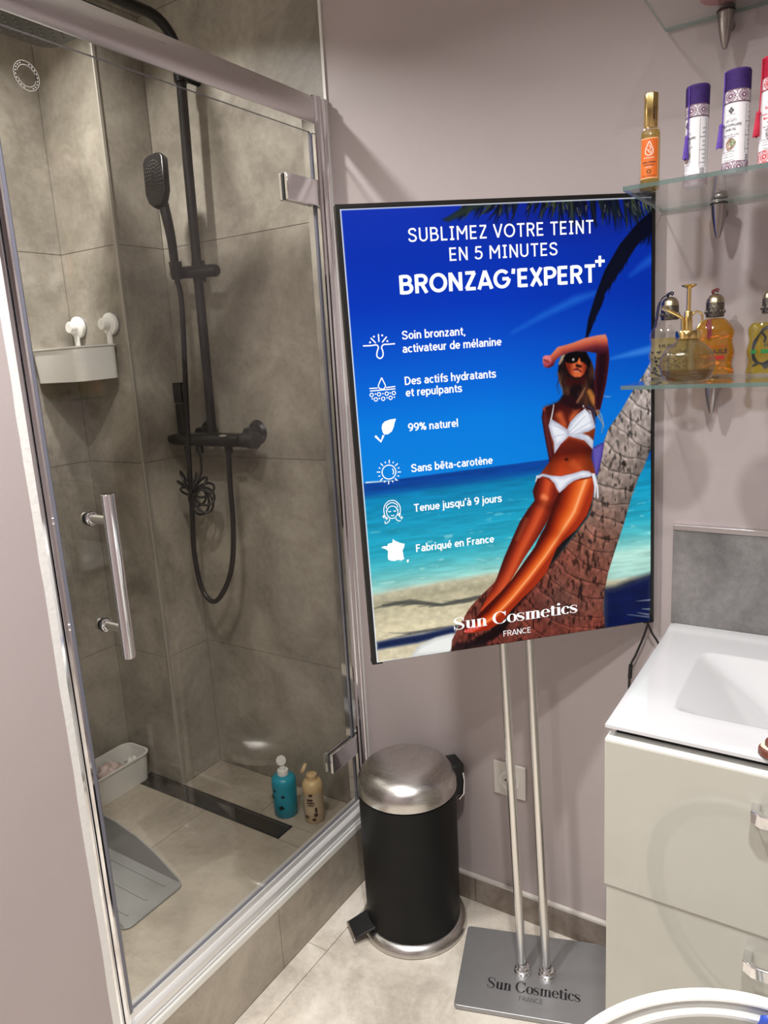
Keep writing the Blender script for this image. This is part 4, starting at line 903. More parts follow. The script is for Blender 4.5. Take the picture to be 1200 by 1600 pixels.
# near leg
near = [(0.463,0.6454),(0.4762,0.6285),(0.5088,0.6167),(0.5445,0.6143),(0.5541,0.6277),(0.5539,0.6462),(0.5486,0.6736),(0.5349,0.708),(0.5064,0.7408),(0.4731,0.7635),(0.4564,0.7789),(0.4426,0.8057),(0.4287,0.8359),(0.3966,0.8685),(0.3665,0.8918),(0.338,0.9169),(0.3109,0.9454),(0.2747,0.9596),(0.2394,0.9608),(0.2188,0.9577),(0.2176,0.9494),(0.2443,0.9259),(0.2693,0.9037),(0.3109,0.8695),(0.3409,0.8416),(0.3696,0.8057),(0.3998,0.7701),(0.4118,0.7481),(0.4287,0.722),(0.4424,0.6925),(0.4511,0.6703)]
al, ac = alongacross(np.array([(0.5167,0.6237),(0.4911,0.6872),(0.4506,0.7497),(0.4169,0.7929),(0.3765,0.8385),(0.3328,0.8838),(0.2859,0.9255),(0.2318,0.9531)]))
wn = np.interp(al, [0, 60, 100, 140, 200, 260, 300], [24, 22, 15, 14, 13, 11, 8])
q = -ac / wn
c_leg = grad([(-1.1, col(70, 14, 8)), (-0.6, col(150, 40, 12)), (-0.1, col(212, 84, 26)), (0.25, col(238, 118, 52)), (0.42, col(250, 176, 120)), (0.58, col(232, 104, 44)), (1.0, col(160, 46, 18))], q)
c_leg = lerp(c_leg, c_leg * np.array([.86, .7, .6]), np.exp(-((al - 92) / 12.0) ** 2) * 0.6)
c_leg = lerp(c_leg, np.clip(c_leg * np.array([1.0, .8, .75]), 0, 1), np.clip((al - 250) / 40, 0, 1))
paint(near, c_leg, 1.5)
for k in range(5):   # toes
    p = np.array([(0.219,0.9544)][0]) + np.array([k * 5.2, -k * 0.8]) * px
    spaint([p, p + np.array([3 * px, 1.2 * px])], [5.5, 5], col(206, 66, 60), 1.5); spaint([p - np.array([1 * px, -1.0 * px]), p], [2.6, 2.4], col(238, 120, 112), 1)
# hanging arm
paint([(0.4304,0.4462),(0.4267,0.4649),(0.4318,0.5036),(0.4399,0.552),(0.4426,0.5703),(0.454,0.5579),(0.4489,0.5141),(0.4451,0.4783),(0.4488,0.4566),(0.4431,0.44)], lambda d: lerp(col(40, 12, 22) + 0 * IMG, col(92, 34, 34) + 0 * IMG, d / 4))
spaint([(0.4351,0.4466),(0.443,0.4429)], [6, 5], col(214, 92, 52), 4, .8)
# torso
tor = [(0.4367,0.4438),(0.4525,0.4379),(0.4714,0.4323),(0.4932,0.4415),(0.5154,0.439),(0.5359,0.4466),(0.5533,0.4585),(0.5578,0.4811),(0.5591,0.5036),(0.5539,0.5332),(0.5503,0.5555),(0.5484,0.572),(0.5546,0.5939),(0.5592,0.6159),(0.5379,0.6198),(0.5087,0.6228),(0.476,0.6376),(0.463,0.6454),(0.4539,0.6245),(0.4383,0.6091),(0.413,0.6049),(0.4229,0.5923),(0.4426,0.5703),(0.4525,0.5547),(0.4486,0.523),(0.4448,0.49)]
tn = grad([(0.44, col(52, 14, 16)), (0.475, col(120, 40, 22)), (0.50, col(200, 86, 40)), (0.535, col(150, 50, 22)), (0.555, col(104, 28, 14)), (0.575, col(164, 58, 24)), (0.60, col(190, 70, 30)), (0.63, col(160, 52, 22))], gy) * (0.92 + 0.16 * vnoise(9, 14, 71)[..., None])
al, ac = alongacross(np.array([(0.4996,0.4391),(0.4996,0.513),(0.4968,0.5728),(0.4858,0.6326)]))
tn = lerp(tn, tn * np.array([1.08, .92, .8]), np.clip((ac - 2) / 12, 0, 1) * .5); tn = lerp(tn, tn * 0.6, np.clip((np.abs(ac) - 16) / 18, 0, 1) * .8)
paint(tor, tn, 1.5)
spaint([(0.48,0.4667),(0.4892,0.4823),(0.4905,0.4943)], [10, 8, 3], col(70, 16, 14), 6, .85)
spaint([(0.4707,0.4629),(0.4828,0.4847)], [12, 6], col(214, 100, 54), 8, .75); spaint([(0.5119,0.4548),(0.4988,0.4773)], [12, 5], col(222, 106, 58), 7, .75)
paint([(0.4559,0.5476),(0.4722,0.5312),(0.4947,0.5185),(0.5233,0.5302),(0.5455,0.5505),(0.518,0.5538),(0.486,0.5536)], col(74, 18, 14), 6, .6)
spaint([(0.4841,0.5677),(0.488,0.5689)], [4, 3], col(44, 10, 10), 2.5); spaint([(0.5031,0.5795),(0.5173,0.5931)], [10, 8], col(214, 96, 48), 10, .5)
# neck and head
paint([(0.4336,0.4421),(0.4715,0.4308),(0.5154,0.4375),(0.5565,0.4588),(0.5593,0.4887),(0.5404,0.4662),(0.515,0.4581),(0.4927,0.4649),(0.474,0.4544),(0.4519,0.4613),(0.4361,0.4657)], col(60, 16, 18), 8, .55)
paint([(0.482,0.3824),(0.5322,0.3865),(0.5348,0.4201),(0.5407,0.4456),(0.5119,0.4548),(0.4869,0.4438),(0.4683,0.4335),(0.4845,0.4116)], col(36, 12, 18), 4)
hair = [(0.472,0.3444),(0.4786,0.3306),(0.4942,0.3261),(0.5146,0.3205),(0.5395,0.3252),(0.5533,0.3505),(0.5593,0.3712),(0.5575,0.3885),(0.5749,0.3986),(0.5794,0.4195),(0.5697,0.4334),(0.5631,0.4475),(0.5725,0.4676),(0.5595,0.4768),(0.5549,0.4586),(0.5407,0.4485),(0.5217,0.4439),(0.5124,0.4329),(0.5031,0.4219),(0.4874,0.4205),(0.4826,0.4259),(0.48,0.4025),(0.4724,0.3903),(0.4682,0.3713)]
hn_ = vnoise(60, 26, 81, 3)
paint(hair, lerp(col(22, 10, 14) + 0 * IMG, col(96, 58, 40) + 0 * IMG, (hn_ - .35) * 2), 2)
spaint([(0.4735,0.3474),(0.4816,0.3337),(0.4911,0.3273)], [3, 6, 3], col(196, 168, 140), 3, .85); spaint([(0.4699,0.3671),(0.4755,0.3934),(0.4812,0.4171)], [2, 3, 1], col(120, 84, 62), 2, .8)
spaint([(0.546,0.4167),(0.5537,0.432),(0.5567,0.4455)], [8, 10, 4], col(206, 128, 58), 5, .8); spaint([(0.535,0.407),(0.5252,0.4237),(0.5154,0.4375)], [2, 5, 4], col(150, 96, 70), 3, .8); spaint([(0.5653,0.4008),(0.5747,0.4162),(0.5649,0.43)], [1.2, 2, 1], col(170, 110, 80), 1.5, .8)
spaint([(0.5598,0.4531),(0.5675,0.4746),(0.5786,0.4935),(0.5751,0.5141)], [3, 3, 2, 1], col(190, 146, 112), 2, .75); spaint([(0.5661,0.4596),(0.5756,0.4753),(0.5817,0.5027)], [1.5, 1.5, .6], col(216, 190, 160), 1.5, .7)
spaint([(0.4727,0.3788),(0.4661,0.3956),(0.4718,0.4163)], [1.4, 1.6, .6], col(50, 34, 40), 1.5, .8); spaint([(0.5793,0.4283),(0.5921,0.4323),(0.6002,0.4315)], [1.2, 1.6, .5], col(150, 170, 205), 1.5, .8)
face = [(0.4875,0.3456),(0.4919,0.3602),(0.4979,0.3722),(0.5102,0.3804),(0.5244,0.3815),(0.534,0.375),(0.5389,0.3624),(0.5407,0.3496),(0.5267,0.3399),(0.5033,0.3382)]
fc = grad([(-14, col(120, 34, 18)), (-6, col(206, 96, 54)), (4, col(216, 104, 58)), (12, col(140, 46, 26))], (gx - [(0.517,0.3535)][0][0]) / px)
paint(face, fc, 2)
paint([(0.4884,0.3772),(0.5102,0.3847),(0.5259,0.3845),(0.5355,0.378),(0.5351,0.3983),(0.4879,0.3974)], col(58, 14, 14), 4, .8)
paint([(0.4831,0.3367),(0.4895,0.3258),(0.5145,0.3233),(0.5394,0.3294),(0.5502,0.3474),(0.5484,0.3617),(0.539,0.3552),(0.5313,0.3489),(0.525,0.347),(0.522,0.341),(0.5156,0.3477),(0.503,0.3496),(0.4906,0.3458)], col(8, 5, 8), 2)
spaint([(0.5071,0.3406),(0.5079,0.3414)], [3.5, 3], col(220, 215, 205), 2, .9)
spaint([(0.522,0.341),(0.5218,0.3525)], [3, 4], col(226, 110, 62), 2.5, .9); spaint([(0.5162,0.3549),(0.5248,0.3577)], [5, 4], col(26, 8, 10), 2.5, .95)
spaint([(0.5074,0.3636),(0.5169,0.3636),(0.5262,0.3694)], [2, 4.5, 2], col(96, 26, 26), 1.5); spaint([(0.5105,0.3667),(0.5199,0.3681)], [1.6, 1.6], col(220, 150, 140), 1.2, .8)
# raised arm: upper arm then forearm and hand
paint([(0.5646,0.3284),(0.5948,0.3206),(0.5962,0.3451),(0.5927,0.3738),(0.5876,0.4026),(0.5793,0.4342),(0.5725,0.4602),(0.5597,0.4591),(0.5573,0.4001),(0.561,0.3641)], lambda d: lerp(col(70, 20, 30) + 0 * IMG, col(34, 8, 18) + 0 * IMG, d / 7))
fa = [(0.5872,0.2901),(0.5918,0.3003),(0.5933,0.3162),(0.5947,0.3306),(0.5772,0.3336),(0.5395,0.3252),(0.5145,0.3219),(0.4958,0.3248),(0.477,0.3305),(0.4644,0.3395),(0.4595,0.3506),(0.447,0.356),(0.4363,0.3516),(0.4335,0.3415),(0.4338,0.3302),(0.4416,0.3265),(0.4524,0.3273),(0.4619,0.3181),(0.4698,0.3102),(0.4884,0.3073),(0.5087,0.303),(0.5369,0.2951),(0.5651,0.2914)]
al, ac = alongacross(np.array([(0.5933,0.3104),(0.5618,0.3082),(0.5225,0.314),(0.4834,0.3211),(0.4552,0.3374)]))
paint(fa, grad([(-11, col(214, 128, 104)), (-5, col(206, 104, 76)), (0, col(168, 70, 56)), (6, col(96, 34, 44)), (14, col(56, 16, 30))], -ac), 1.5)
spaint([(0.4384,0.3305),(0.4491,0.3327),(0.4521,0.3386)], [4.5, 4.5, 3], col(224, 120, 140), 2, .9); spaint([(0.4381,0.3418),(0.4441,0.348),(0.4535,0.343)], [3.5, 3.5, 2.5], col(176, 70, 100), 2, .9)
spaint([(0.4367,0.336),(0.4458,0.341)], [2, 1.5], col(90, 24, 50), 1.2, .9)
# bikini
wht = lambda d: lerp(col(176, 178, 196) + 0 * IMG, col(232, 234, 242) + 0 * IMG, d / 7 + (vnoise(40, 60, 91) - .5))
paint([(0.4485,0.4698),(0.4433,0.4855),(0.449,0.5082),(0.4549,0.5251),(0.4558,0.5521),(0.4722,0.5312),(0.4932,0.5139),(0.4888,0.4986),(0.467,0.4817)], wht)
paint([(0.4888,0.4986),(0.4971,0.4815),(0.5133,0.4668),(0.5342,0.4539),(0.5485,0.461),(0.5561,0.4869),(0.5591,0.5006),(0.5429,0.5081),(0.5236,0.5108),(0.4932,0.5153)], wht)
paint([(0.4917,0.5137),(0.5237,0.5093),(0.5428,0.5186),(0.5539,0.5302),(0.552,0.5511),(0.5314,0.528),(0.5075,0.5197)], wht)
spaint([(0.45,0.4714),(0.4553,0.4499),(0.4572,0.4383)], [2, 1.6, 1.2], col(220, 220, 228), 1.2); spaint([(0.5358,0.4555),(0.5295,0.4476)], [2.5, 2], col(220, 220, 228), 1.2); spaint([(0.5327,0.4508),(0.5468,0.4668)], [2.4, 1.4], col(40, 12, 14), 1.5, .8)
for pth in ([(0.495,0.5051),(0.5145,0.4876),(0.5339,0.4716)], [(0.4981,0.5098),(0.5239,0.4974),(0.5497,0.4849)], [(0.4856,0.5012),(0.4668,0.4906),(0.4497,0.4846)], [(0.4822,0.5098),(0.4663,0.5098),(0.4536,0.5145)], [(0.4691,0.525),(0.4627,0.5303),(0.4576,0.5418)], [(0.5075,0.5167),(0.5299,0.5203),(0.5489,0.5387)]):
    spaint(pth, [.8, 1.2, .6], col(150, 150, 176), 1.5, .7)
paint([(0.4116,0.5987),(0.426,0.5957),(0.4481,0.6026),(0.4703,0.6065),(0.4994,0.6034),(0.5253,0.5985),(0.5415,0.6018),(0.5511,0.6104),(0.5445,0.6159),(0.5217,0.6165),(0.5038,0.6207),(0.4891,0.6283),(0.4776,0.6378),(0.4662,0.6458),(0.46,0.6359),(0.4539,0.6215),(0.4415,0.608),(0.4258,0.6017),(0.413,0.6064)], wht)
spaint([(0.4116,0.6002),(0.408,0.612)], [2.5, 1.5], col(226, 226, 234), 1.2); spaint([(0.5511,0.6104),(0.5572,0.6404),(0.5553,0.665)], [3.5, 3, 2], col(222, 222, 232), 1.2); spaint([(0.5544,0.6108),(0.5622,0.6409),(0.5635,0.6674)], [3, 2.6, 2.6], col(232, 232, 240), 1.2)
# white edges of the print, where the light shows round it
edge = np.maximum(np.clip(1.5 - gx / (1.6 * px), 0, 1), np.clip(1.5 - gy / (1.3 * px), 0, 1))
edge = np.maximum(edge, np.clip(1.5 - (1 - gy) / (1.0 * px), 0, 1) * np.clip(1 - gx / 0.17, 0, 1))
IMG[:] = lerp(IMG, IMG * 0 + col(236, 242, 250), edge)
IMG[:] = np.clip(IMG, 0, 1)
lin = np.where(IMG <= 0.04045, IMG / 12.92, ((IMG + 0.055) / 1.055) ** 2.4)

ii, jj = np.meshgrid(np.arange(NU - 1), np.arange(NVt - 1))
a0 = (jj * NU + ii).ravel(); quads = np.stack([a0 + NU, a0 + NU + 1, a0 + 1, a0], 1)
invb = WORLD[sg.name].inverted()
o3 = invb @ TL; h3 = (invb.to_3x3() @ HV) * HP; v3 = (invb.to_3x3() @ VV) * HP
co = np.array(o3)[None, :] + gx.reshape(-1, 1) * np.array(h3)[None, :] - gy.reshape(-1, 1) * np.array(v3)[None, :]
me = bpy.data.meshes.new('poster_print')
me.vertices.add(len(co)); me.vertices.foreach_set('co', co.astype(np.float32).ravel())
me.loops.add(quads.size); me.loops.foreach_set('vertex_index', quads.astype(np.int32).ravel())
me.polygons.add(len(quads)); me.polygons.foreach_set('loop_start', np.arange(0, quads.size, 4, dtype=np.int32))
me.update(calc_edges=True); me.validate()
at = me.color_attributes.new('print', 'FLOAT_COLOR', 'POINT')
at.data.foreach_set('color', np.concatenate([lin.reshape(-1, 3), np.ones((lin.size // 3, 1))], 1).astype(np.float32).ravel())
t = NT('backlit_poster_film')
an = t.n('ShaderNodeAttribute', _attribute_name='print'); p = t.n('ShaderNodeBsdfPrincipled', Roughness=0.22)
p.inputs['Base Color'].default_value = (0.002, 0.002, 0.002, 1); p.inputs['Specular IOR Level'].default_value = 0.04
p.inputs['Emission Strength'].default_value = SIGN_GLOW
t.l(an.outputs['Color'], p.inputs['Emission Color'])
me.materials.append(t.done(p.outputs[0]))
po = bpy.data.objects.new('poster_print', me); COL.objects.link(po); po.parent = sg; WORLD[po.name] = WORLD[sg.name].copy()
po['label'] = 'backlit beach picture of a woman in a white bikini leaning on a palm trunk'

# ---- lettering and icons on the poster (flat print, a hair in front of the picture)
def on_poster(vf, name, mat='white_print'):
    v, f = vf
    return MB().add([onsign(p[0] * HP, p[1] * HP, 0.0006) for p in v], [tuple(reversed(q)) for q in f]).build(name, mat, po)
def line_text(s, bl, br, cap, bold=0.0, spacing=1.0, fn=None, name='lettering'):
    (x0, y0), (x1, y1) = bl, br
    v, f = fn(s) if fn else sans2d(s, bold, (spacing - 1.0) + 0.03)
    v = np.array(v); v[:, 0] = x0 + v[:, 0] * (x1 - x0) / v[:, 0].max(); v[:, 1] = (y0 + y1) / 2 - v[:, 1] * cap * px
    return on_poster((v, f), name)
line_text('SUBLIMEZ VOTRE TEINT', *[(0.1399,0.0707),(0.5604,0.0711)], 19.5, 0.125, 1.08, name='headline_lettering')
line_text('EN 5 MINUTES', *[(0.2281,0.1132),(0.4747,0.1129)], 19.0, 0.125, 1.08, name='headline_lettering')
line_text('BRONZAG’EXPERT', *[(0.1144,0.1765),(0.5636,0.1739)], 26.5, 0.185, 1.07, name='product_lettering')
c_ = [(0.575,0.1306)][0]; r_ = 8 * px; w_ = 2.2 * px
on_poster(merge2d([poly2d([(c_[0] - r_, c_[1] - w_), (c_[0] - r_, c_[1] + w_), (c_[0] + r_, c_[1] + w_), (c_[0] + r_, c_[1] - w_)]), poly2d([(c_[0] - w_, c_[1] - r_), (c_[0] - w_, c_[1] + r_), (c_[0] + w_, c_[1] + r_), (c_[0] + w_, c_[1] - r_)])]), 'plus_sign')
for s, seg in (('Soin bronzant,', [(0.1121,0.2696),(0.2549,0.2687)]), ('activateur de mélanine', [(0.1116,0.2971),(0.3375,0.2975)]), ('Des actifs hydratants', [(0.1118,0.3662),(0.3215,0.3662)]), ('et repulpants', [(0.1122,0.3916),(0.241,0.3913)]), ('99% naturel', [(0.1123,0.4671),(0.2273,0.4684)]),
               ('Sans bêta-carotène', [(0.1129,0.5595),(0.3051,0.5596)]), ('Tenue jusqu’à 9 jours', [(0.1136,0.6503),(0.3232,0.6511)]), ('Fabriqué en France', [(0.1119,0.7437),(0.3002,0.7467)])):
    line_text(s, *seg, 12.3, 0.155, 1.02, name='benefit_lettering')
line_text('Sun Cosmetics', *[(0.1908,0.947),(0.505,0.9493)], 21.0, fn=didone, name='brand_lettering')
line_text('FRANCE', *[(0.3133,0.9818),(0.3831,0.9832)], 10.0, 0.10, name='country_lettering')
def L(*segs, w=1.5, name='icon', fills=()):
    parts = [stroke2d(s_, w * px) for s_ in segs] + [poly2d(q) for q in fills]
    return on_poster(merge2d([(v, [tuple(reversed(q)) for q in f]) for v, f in parts]), name)
def circ(c, r, a0=0, a1=360, n=24): return arc2d(c[0], c[1], r * px, r * px, a0, a1, n)
sp2 = lambda pts, n=5: [(p.x, p.y) for p in smooth_path([(a, b, 0) for a, b in pts], n)]
# pore with rays
L(sp2([(0.0258,0.2763),(0.0439,0.2769),(0.0552,0.2764),(0.0589,0.282),(0.0554,0.2912),(0.0547,0.3006),(0.0614,0.3052),(0.0674,0.3002),(0.0681,0.2908),(0.0659,0.2825),(0.0706,0.2768),(0.0804,0.2768),(0.096,0.2766)]), [(0.0611,0.254),(0.0612,0.2701)], [(0.0438,0.2608),(0.0541,0.2723)], [(0.0788,0.2606),(0.0681,0.2719)], w=1.9, name='pore_icon',
  fills=[circ([(0.0509,0.2587)][0], 1.5, 0, 330, 10), circ([(0.0692,0.2573)][0], 1.5, 0, 330, 10), circ([(0.0416,0.2701)][0], 1.5, 0, 330, 10), circ([(0.0795,0.27)][0], 1.5, 0, 330, 10)])
# drop over dotted layers
L(sp2([(0.0611,0.346),(0.0659,0.3574),(0.0682,0.3644),(0.065,0.3697),(0.0599,0.3706),(0.0544,0.3681),(0.0527,0.3625),(0.0569,0.3539),(0.0611,0.346)]), [(0.0325,0.367),(0.0509,0.3675)], [(0.0694,0.3681),(0.0901,0.3673)], [(0.0335,0.3726),(0.0898,0.3724)], w=1.6, name='droplet_icon')
L(*[circ(s_, 2.6, 0, 360, 14) for s_ in [(0.0364,0.3811),(0.0527,0.3811),(0.0698,0.3811),(0.0856,0.3811),(0.0448,0.3915),(0.0612,0.3915),(0.0777,0.3908)]], w=1.4, name='dots_icon', fills=[circ(s_, 1.2, 0, 330, 8) for s_ in [(0.045,0.3797),(0.0613,0.3804),(0.0777,0.3804),(0.0372,0.3894),(0.0527,0.3901),(0.0699,0.3901),(0.0863,0.3901)]])
# leaf tick
L([(0.0372,0.4705),(0.0491,0.4843),(0.0559,0.4708)], w=3.4, name='leaf_icon', fills=[[(0.0866,0.437),(0.0728,0.4378),(0.061,0.441),(0.0549,0.4467),(0.0528,0.455),(0.0549,0.4651),(0.0575,0.4695),(0.0661,0.4697),(0.0752,0.4641),(0.0802,0.4547),(0.0831,0.4451)]])
# sun
c_ = [(0.062,0.5537)][0]
L(circ(c_, 10.8, 0, 360, 36), arc2d(c_[0], c_[1], 7.2 * px, 7.2 * px, -40, 35, 8), *[[(c_[0] + (13.5 + (k % 2) * 1.2) * px * math.cos(a), c_[1] + (13.5 + (k % 2) * 1.2) * px * math.sin(a)), (c_[0] + (19 if k % 2 == 0 else 17.5) * px * math.cos(a), c_[1] + (19 if k % 2 == 0 else 17.5) * px * math.sin(a))] for k, a in enumerate([2 * math.pi * k / 16 + .1 for k in range(16)])], w=1.5, name='sun_icon')
# face
c_ = [(0.0628,0.6438)][0]
q_ = lambda x, y: (c_[0] + x * px, c_[1] + y * px)
L(sp2([q_(-9, -3), q_(-8.5, 4), q_(-4, 10), q_(0, 11), q_(4, 10), q_(8.5, 4), q_(9, -3)]), sp2([q_(-9, 0), q_(-6, -6), q_(0, -8.5), q_(6, -6), q_(9, 0)]), sp2([q_(-11, 10), q_(-13, 0), q_(-12, -9), q_(-6, -16), q_(0, -17.5), q_(6, -16), q_(12, -9), q_(13, 0), q_(11, 10)]), sp2([q_(-9, -5), q_(-8, -10), q_(0, -14), q_(8, -10), q_(9, -5)]),
  sp2([q_(-6, -1), q_(-4, .4), q_(-2, -1)]), sp2([q_(2, -1), q_(4, .4), q_(6, -1)]), sp2([q_(-2.5, 6), q_(0, 7), q_(2.5, 6)]), sp2([q_(-5, 11), q_(-6, 15), q_(-12, 18), q_(-12.5, 14)]), sp2([q_(5, 11), q_(6, 14), q_(10, 16.5), q_(12.5, 16)]),
  *[s_ for x, y in ((-14, 6.5), (-9.5, 10), (10.5, 6.5), (14, 11.5)) for s_ in ([q_(x - 2.4, y), q_(x + 2.4, y)], [q_(x, y - 2.8), q_(x, y + 2.8)])], w=1.25, name='face_icon')
# outline map
L(name='map_icon', fills=[[(0.0596,0.7076),(0.0644,0.7127),(0.0702,0.7157),(0.0774,0.7196),(0.0862,0.7222),(0.0842,0.7303),(0.0799,0.7373),(0.081,0.7435),(0.0812,0.7512),(0.083,0.7575),(0.076,0.7604),(0.0672,0.7578),(0.061,0.76),(0.0507,0.7579),(0.045,0.7541),(0.0449,0.745),(0.0464,0.7346),(0.0416,0.7294),(0.0308,0.7243),(0.0385,0.7215),(0.045,0.7231),(0.0477,0.7174),(0.0575,0.7163)]])
L(name='map_icon', fills=[[(0.0927,0.7595),(0.0932,0.7634),(0.0906,0.7677),(0.0878,0.765),(0.0888,0.7613)]])

# cables hanging from the box
for pts in ([(-0.340, 1.462, 0.868), (-0.339, 1.466, 0.842), (-0.330, 1.470, 0.815), (-0.316, 1.474, 0.788), (-0.312, 1.476, 0.74)], [(-0.332, 1.464, 0.868), (-0.336, 1.466, 0.842), (-0.346, 1.470, 0.805), (-0.362, 1.474, 0.76), (-0.374, 1.476, 0.72), (-0.372, 1.477, 0.60), (-0.33, 1.478, 0.45), (-0.29, 1.479, 0.36)]):
    MB().tube(smooth_path(pts, 6), 0.0022, 8).build('power_cable', 'black_soft', sg, smooth=60)
MB().tube([(-0.3725, 1.4755, 0.735), (-0.3745, 1.4765, 0.705)], 0.0042, 10).build('inline_plug', 'black_soft', sg, smooth=40)

# ================================================================== pedal bin
BX, BY = -0.8687, 1.3537
pb = thing('pedal_bin', (BX, BY, 0), 'black cylindrical pedal bin with domed brushed steel lid beside the shower', 'bin')
MB().lathe([(0.1305, 0.0), (0.1335, 0.003), (0.1335, 0.008), (0.129, 0.018), (0.121, 0.024), (0.1165, 0.026)], 64).build('base_ring', 'steel', pb, smooth=35, local=True)
MB().lathe([(0.1165, 0.0262), (0.1170, 0.03), (0.1182, 0.20), (0.1185, 0.372), (0.114, 0.374)], 64).build('body', 'bin_black', pb, smooth=35, local=True)
MB().lathe([(0.112, 0.3735), (0.112, 0.3765)], 48).build('rim_gap', 'dark_gap', pb, local=True)
dome = [(0.1175, 0.3768), (0.1205, 0.378), (0.1208, 0.388)] + [(0.1205 * math.cos(a) ** 0.62 if a < 1.57 else 0.0001, 0.390 + 0.058 * math.sin(a)) for a in [math.radians(k) for k in range(4, 90, 6)]] + [(0.0001, 0.4482)]
MB().lathe(dome, 72).build('lid', 'steel', pb, smooth=40, local=True)
hd_ = MB().prism([(-0.030, 0.0), (0.030, 0.0), (0.026, 0.03), (-0.026, 0.03)], 0.33, 0.412).xf(Matrix.Rotation(math.radians(-38), 4, 'Z') @ Matrix.Translation((0, 0.112, 0)))
hd_.build('lid_hinge', 'black_soft', pb, bevel=(0.004, 2), local=True)
hm_ = Matrix.Rotation(math.radians(-38), 4, 'Z')
MB().tube([hm_ @ Vector(p) for p in [(0.029, 0.136, 0.392), (0.030, 0.139, 0.37), (0.030, 0.136, 0.335), (0.028, 0.124, 0.322)]], 0.003, 8).build('carry_wire', 'chrome', pb, smooth=50, local=True)
pm = Matrix.Rotation(math.radians(-38), 4, 'Z') 
pd = MB().add([pm @ Vector(p) for p in [(-0.033, -0.112, 0.040), (0.033, -0.112, 0.040), (0.033, -0.112, 0.034), (-0.033, -0.112, 0.034), (-0.030, -0.166, 0.024), (0.030, -0.166, 0.024), (0.030, -0.166, 0.017), (-0.030, -0.166, 0.017)]], [(0, 1, 5, 4), (3, 7, 6, 2), (4, 5, 6, 7), (0, 4, 7, 3), (1, 2, 6, 5), (0, 3, 2, 1)]).build('pedal', 'black_soft', pb, bevel=(0.0015, 2), local=True)
MB().add([pm @ Vector(p) for p in [(-0.031, -0.1655, 0.0250), (0.031, -0.1655, 0.0250), (0.031, -0.169, 0.0205), (0.031, -0.1655, 0.0155), (-0.031, -0.1655, 0.0155), (-0.031, -0.169, 0.0205)]], [(0, 5, 2, 1), (5, 4, 3, 2), (0, 1, 3, 4), (0, 4, 5), (1, 2, 3)]).build('pedal_tip', 'chrome', pd, local=True)

# ================================================================== wall socket
so = thing('wall_socket', (-0.657, D, 0.37), 'white square wall socket behind the sign poles', 'socket')
MB().box(-0.700, -0.617, D - 0.008, D - 0.0005, 0.331, 0.4185).build('plate', 'socket_plastic', so, bevel=(0.002, 2))
rg = MB().lathe([(0.0255, 0.0), (0.0255, 0.0035), (0.0235, 0.0035), (0.0225, 0.0005), (0.019, -0.0), (0.0185, 0.001)], 32, cap=False).xf(Matrix.Translation((-0.6585, D - 0.0078, 0.3745)) @ Matrix.Rotation(math.radians(90), 4, 'X')).build('socket_ring', 'white_plastic', so, smooth=30)
MB().lathe([(0.0185, 0.0006), (0.0001, 0.0006)], 28, cap=False).xf(Matrix.Translation((-0.6585, D - 0.0078, 0.3745)) @ Matrix.Rotation(math.radians(90), 4, 'X')).build('socket_well', 'socket_plastic', so)
for dx in (-0.0095, 0.0095):
    MB().tube([(-0.6585 + dx, D - 0.0081, 0.3745), (-0.6585 + dx, D - 0.0088, 0.3745)], 0.0028, 10).build('pin_hole', 'dark_gap', so)

# ================================================================== vanity unit
VX0, VX1, VY = -0.2965, 0.50, 1.029
va = thing('vanity_cabinet', (0.1, 1.26, 0.0), 'glossy cream two-drawer vanity cabinet with chrome handles', 'cabinet')
for nm_, b_ in (('side_panel', (VX0 + 0.009, VX0 + 0.025, VY + 0.0195, D - 0.015, 0.262, 0.812)), ('side_panel', (VX1 - 0.022, VX1 - 0.006, VY + 0.0195, D - 0.015, 0.262, 0.812)),
                ('bottom_panel', (VX0 + 0.0255, VX1 - 0.0225, VY + 0.0195, D - 0.015, 0.262, 0.278)), ('back_panel', (VX0 + 0.0255, VX1 - 0.0225, D - 0.031, D - 0.015, 0.279, 0.812))):
    MB().box(*b_).build(nm_, 'gloss_white', va)
for x in (-0.25, 0.45):
    for y in (1.09, 1.44):
        MB().tube([(x, y, 0.0), (x, y, 0.262)], 0.016, 14).build('leg', 'chrome', va, smooth=40)
for k, (x0, y0, z0, z1) in enumerate(((VX0 + 0.002, VY - 0.009, 0.5615, 0.8105), (VX0 + 0.0055, VY - 0.006, 0.268, 0.5585))):
    dw = MB().box(x0, VX1, y0, VY + 0.019, z0, z1).build('drawer', 'gloss_white', va, bevel=(0.0012, 2))
    MB().box(x0 + 0.0003, VX1 - 0.0003, y0 + 0.0003, VY + 0.0187, z1 - 0.0002, z1 + 0.0025).build('top_edge', 'gloss_edge', dw)
    zc = (0.7605, 0.520)[k]
    o_ = [(-0.091, y0), (-0.091, y0 - 0.022), (-0.078, y0 - 0.031), (0.082, y0 - 0.031), (0.095, y0 - 0.022), (0.095, y0), (0.084, y0), (0.084, y0 - 0.019), (0.076, y0 - 0.0245), (-0.072, y0 - 0.0245), (-0.080, y0 - 0.019), (-0.080, y0)]
    MB().prism(o_, zc - 0.0095, zc + 0.0095, 'z').build('handle', 'chrome', dw, bevel=(0.0015, 2), label='bowed polished chrome handle')
MB().box(VX0 + 0.012, VX1 - 0.008, VY + 0.0195, VY + 0.0295, 0.8125, 0.8220).build('shadow_gap', 'dark_gap', va)

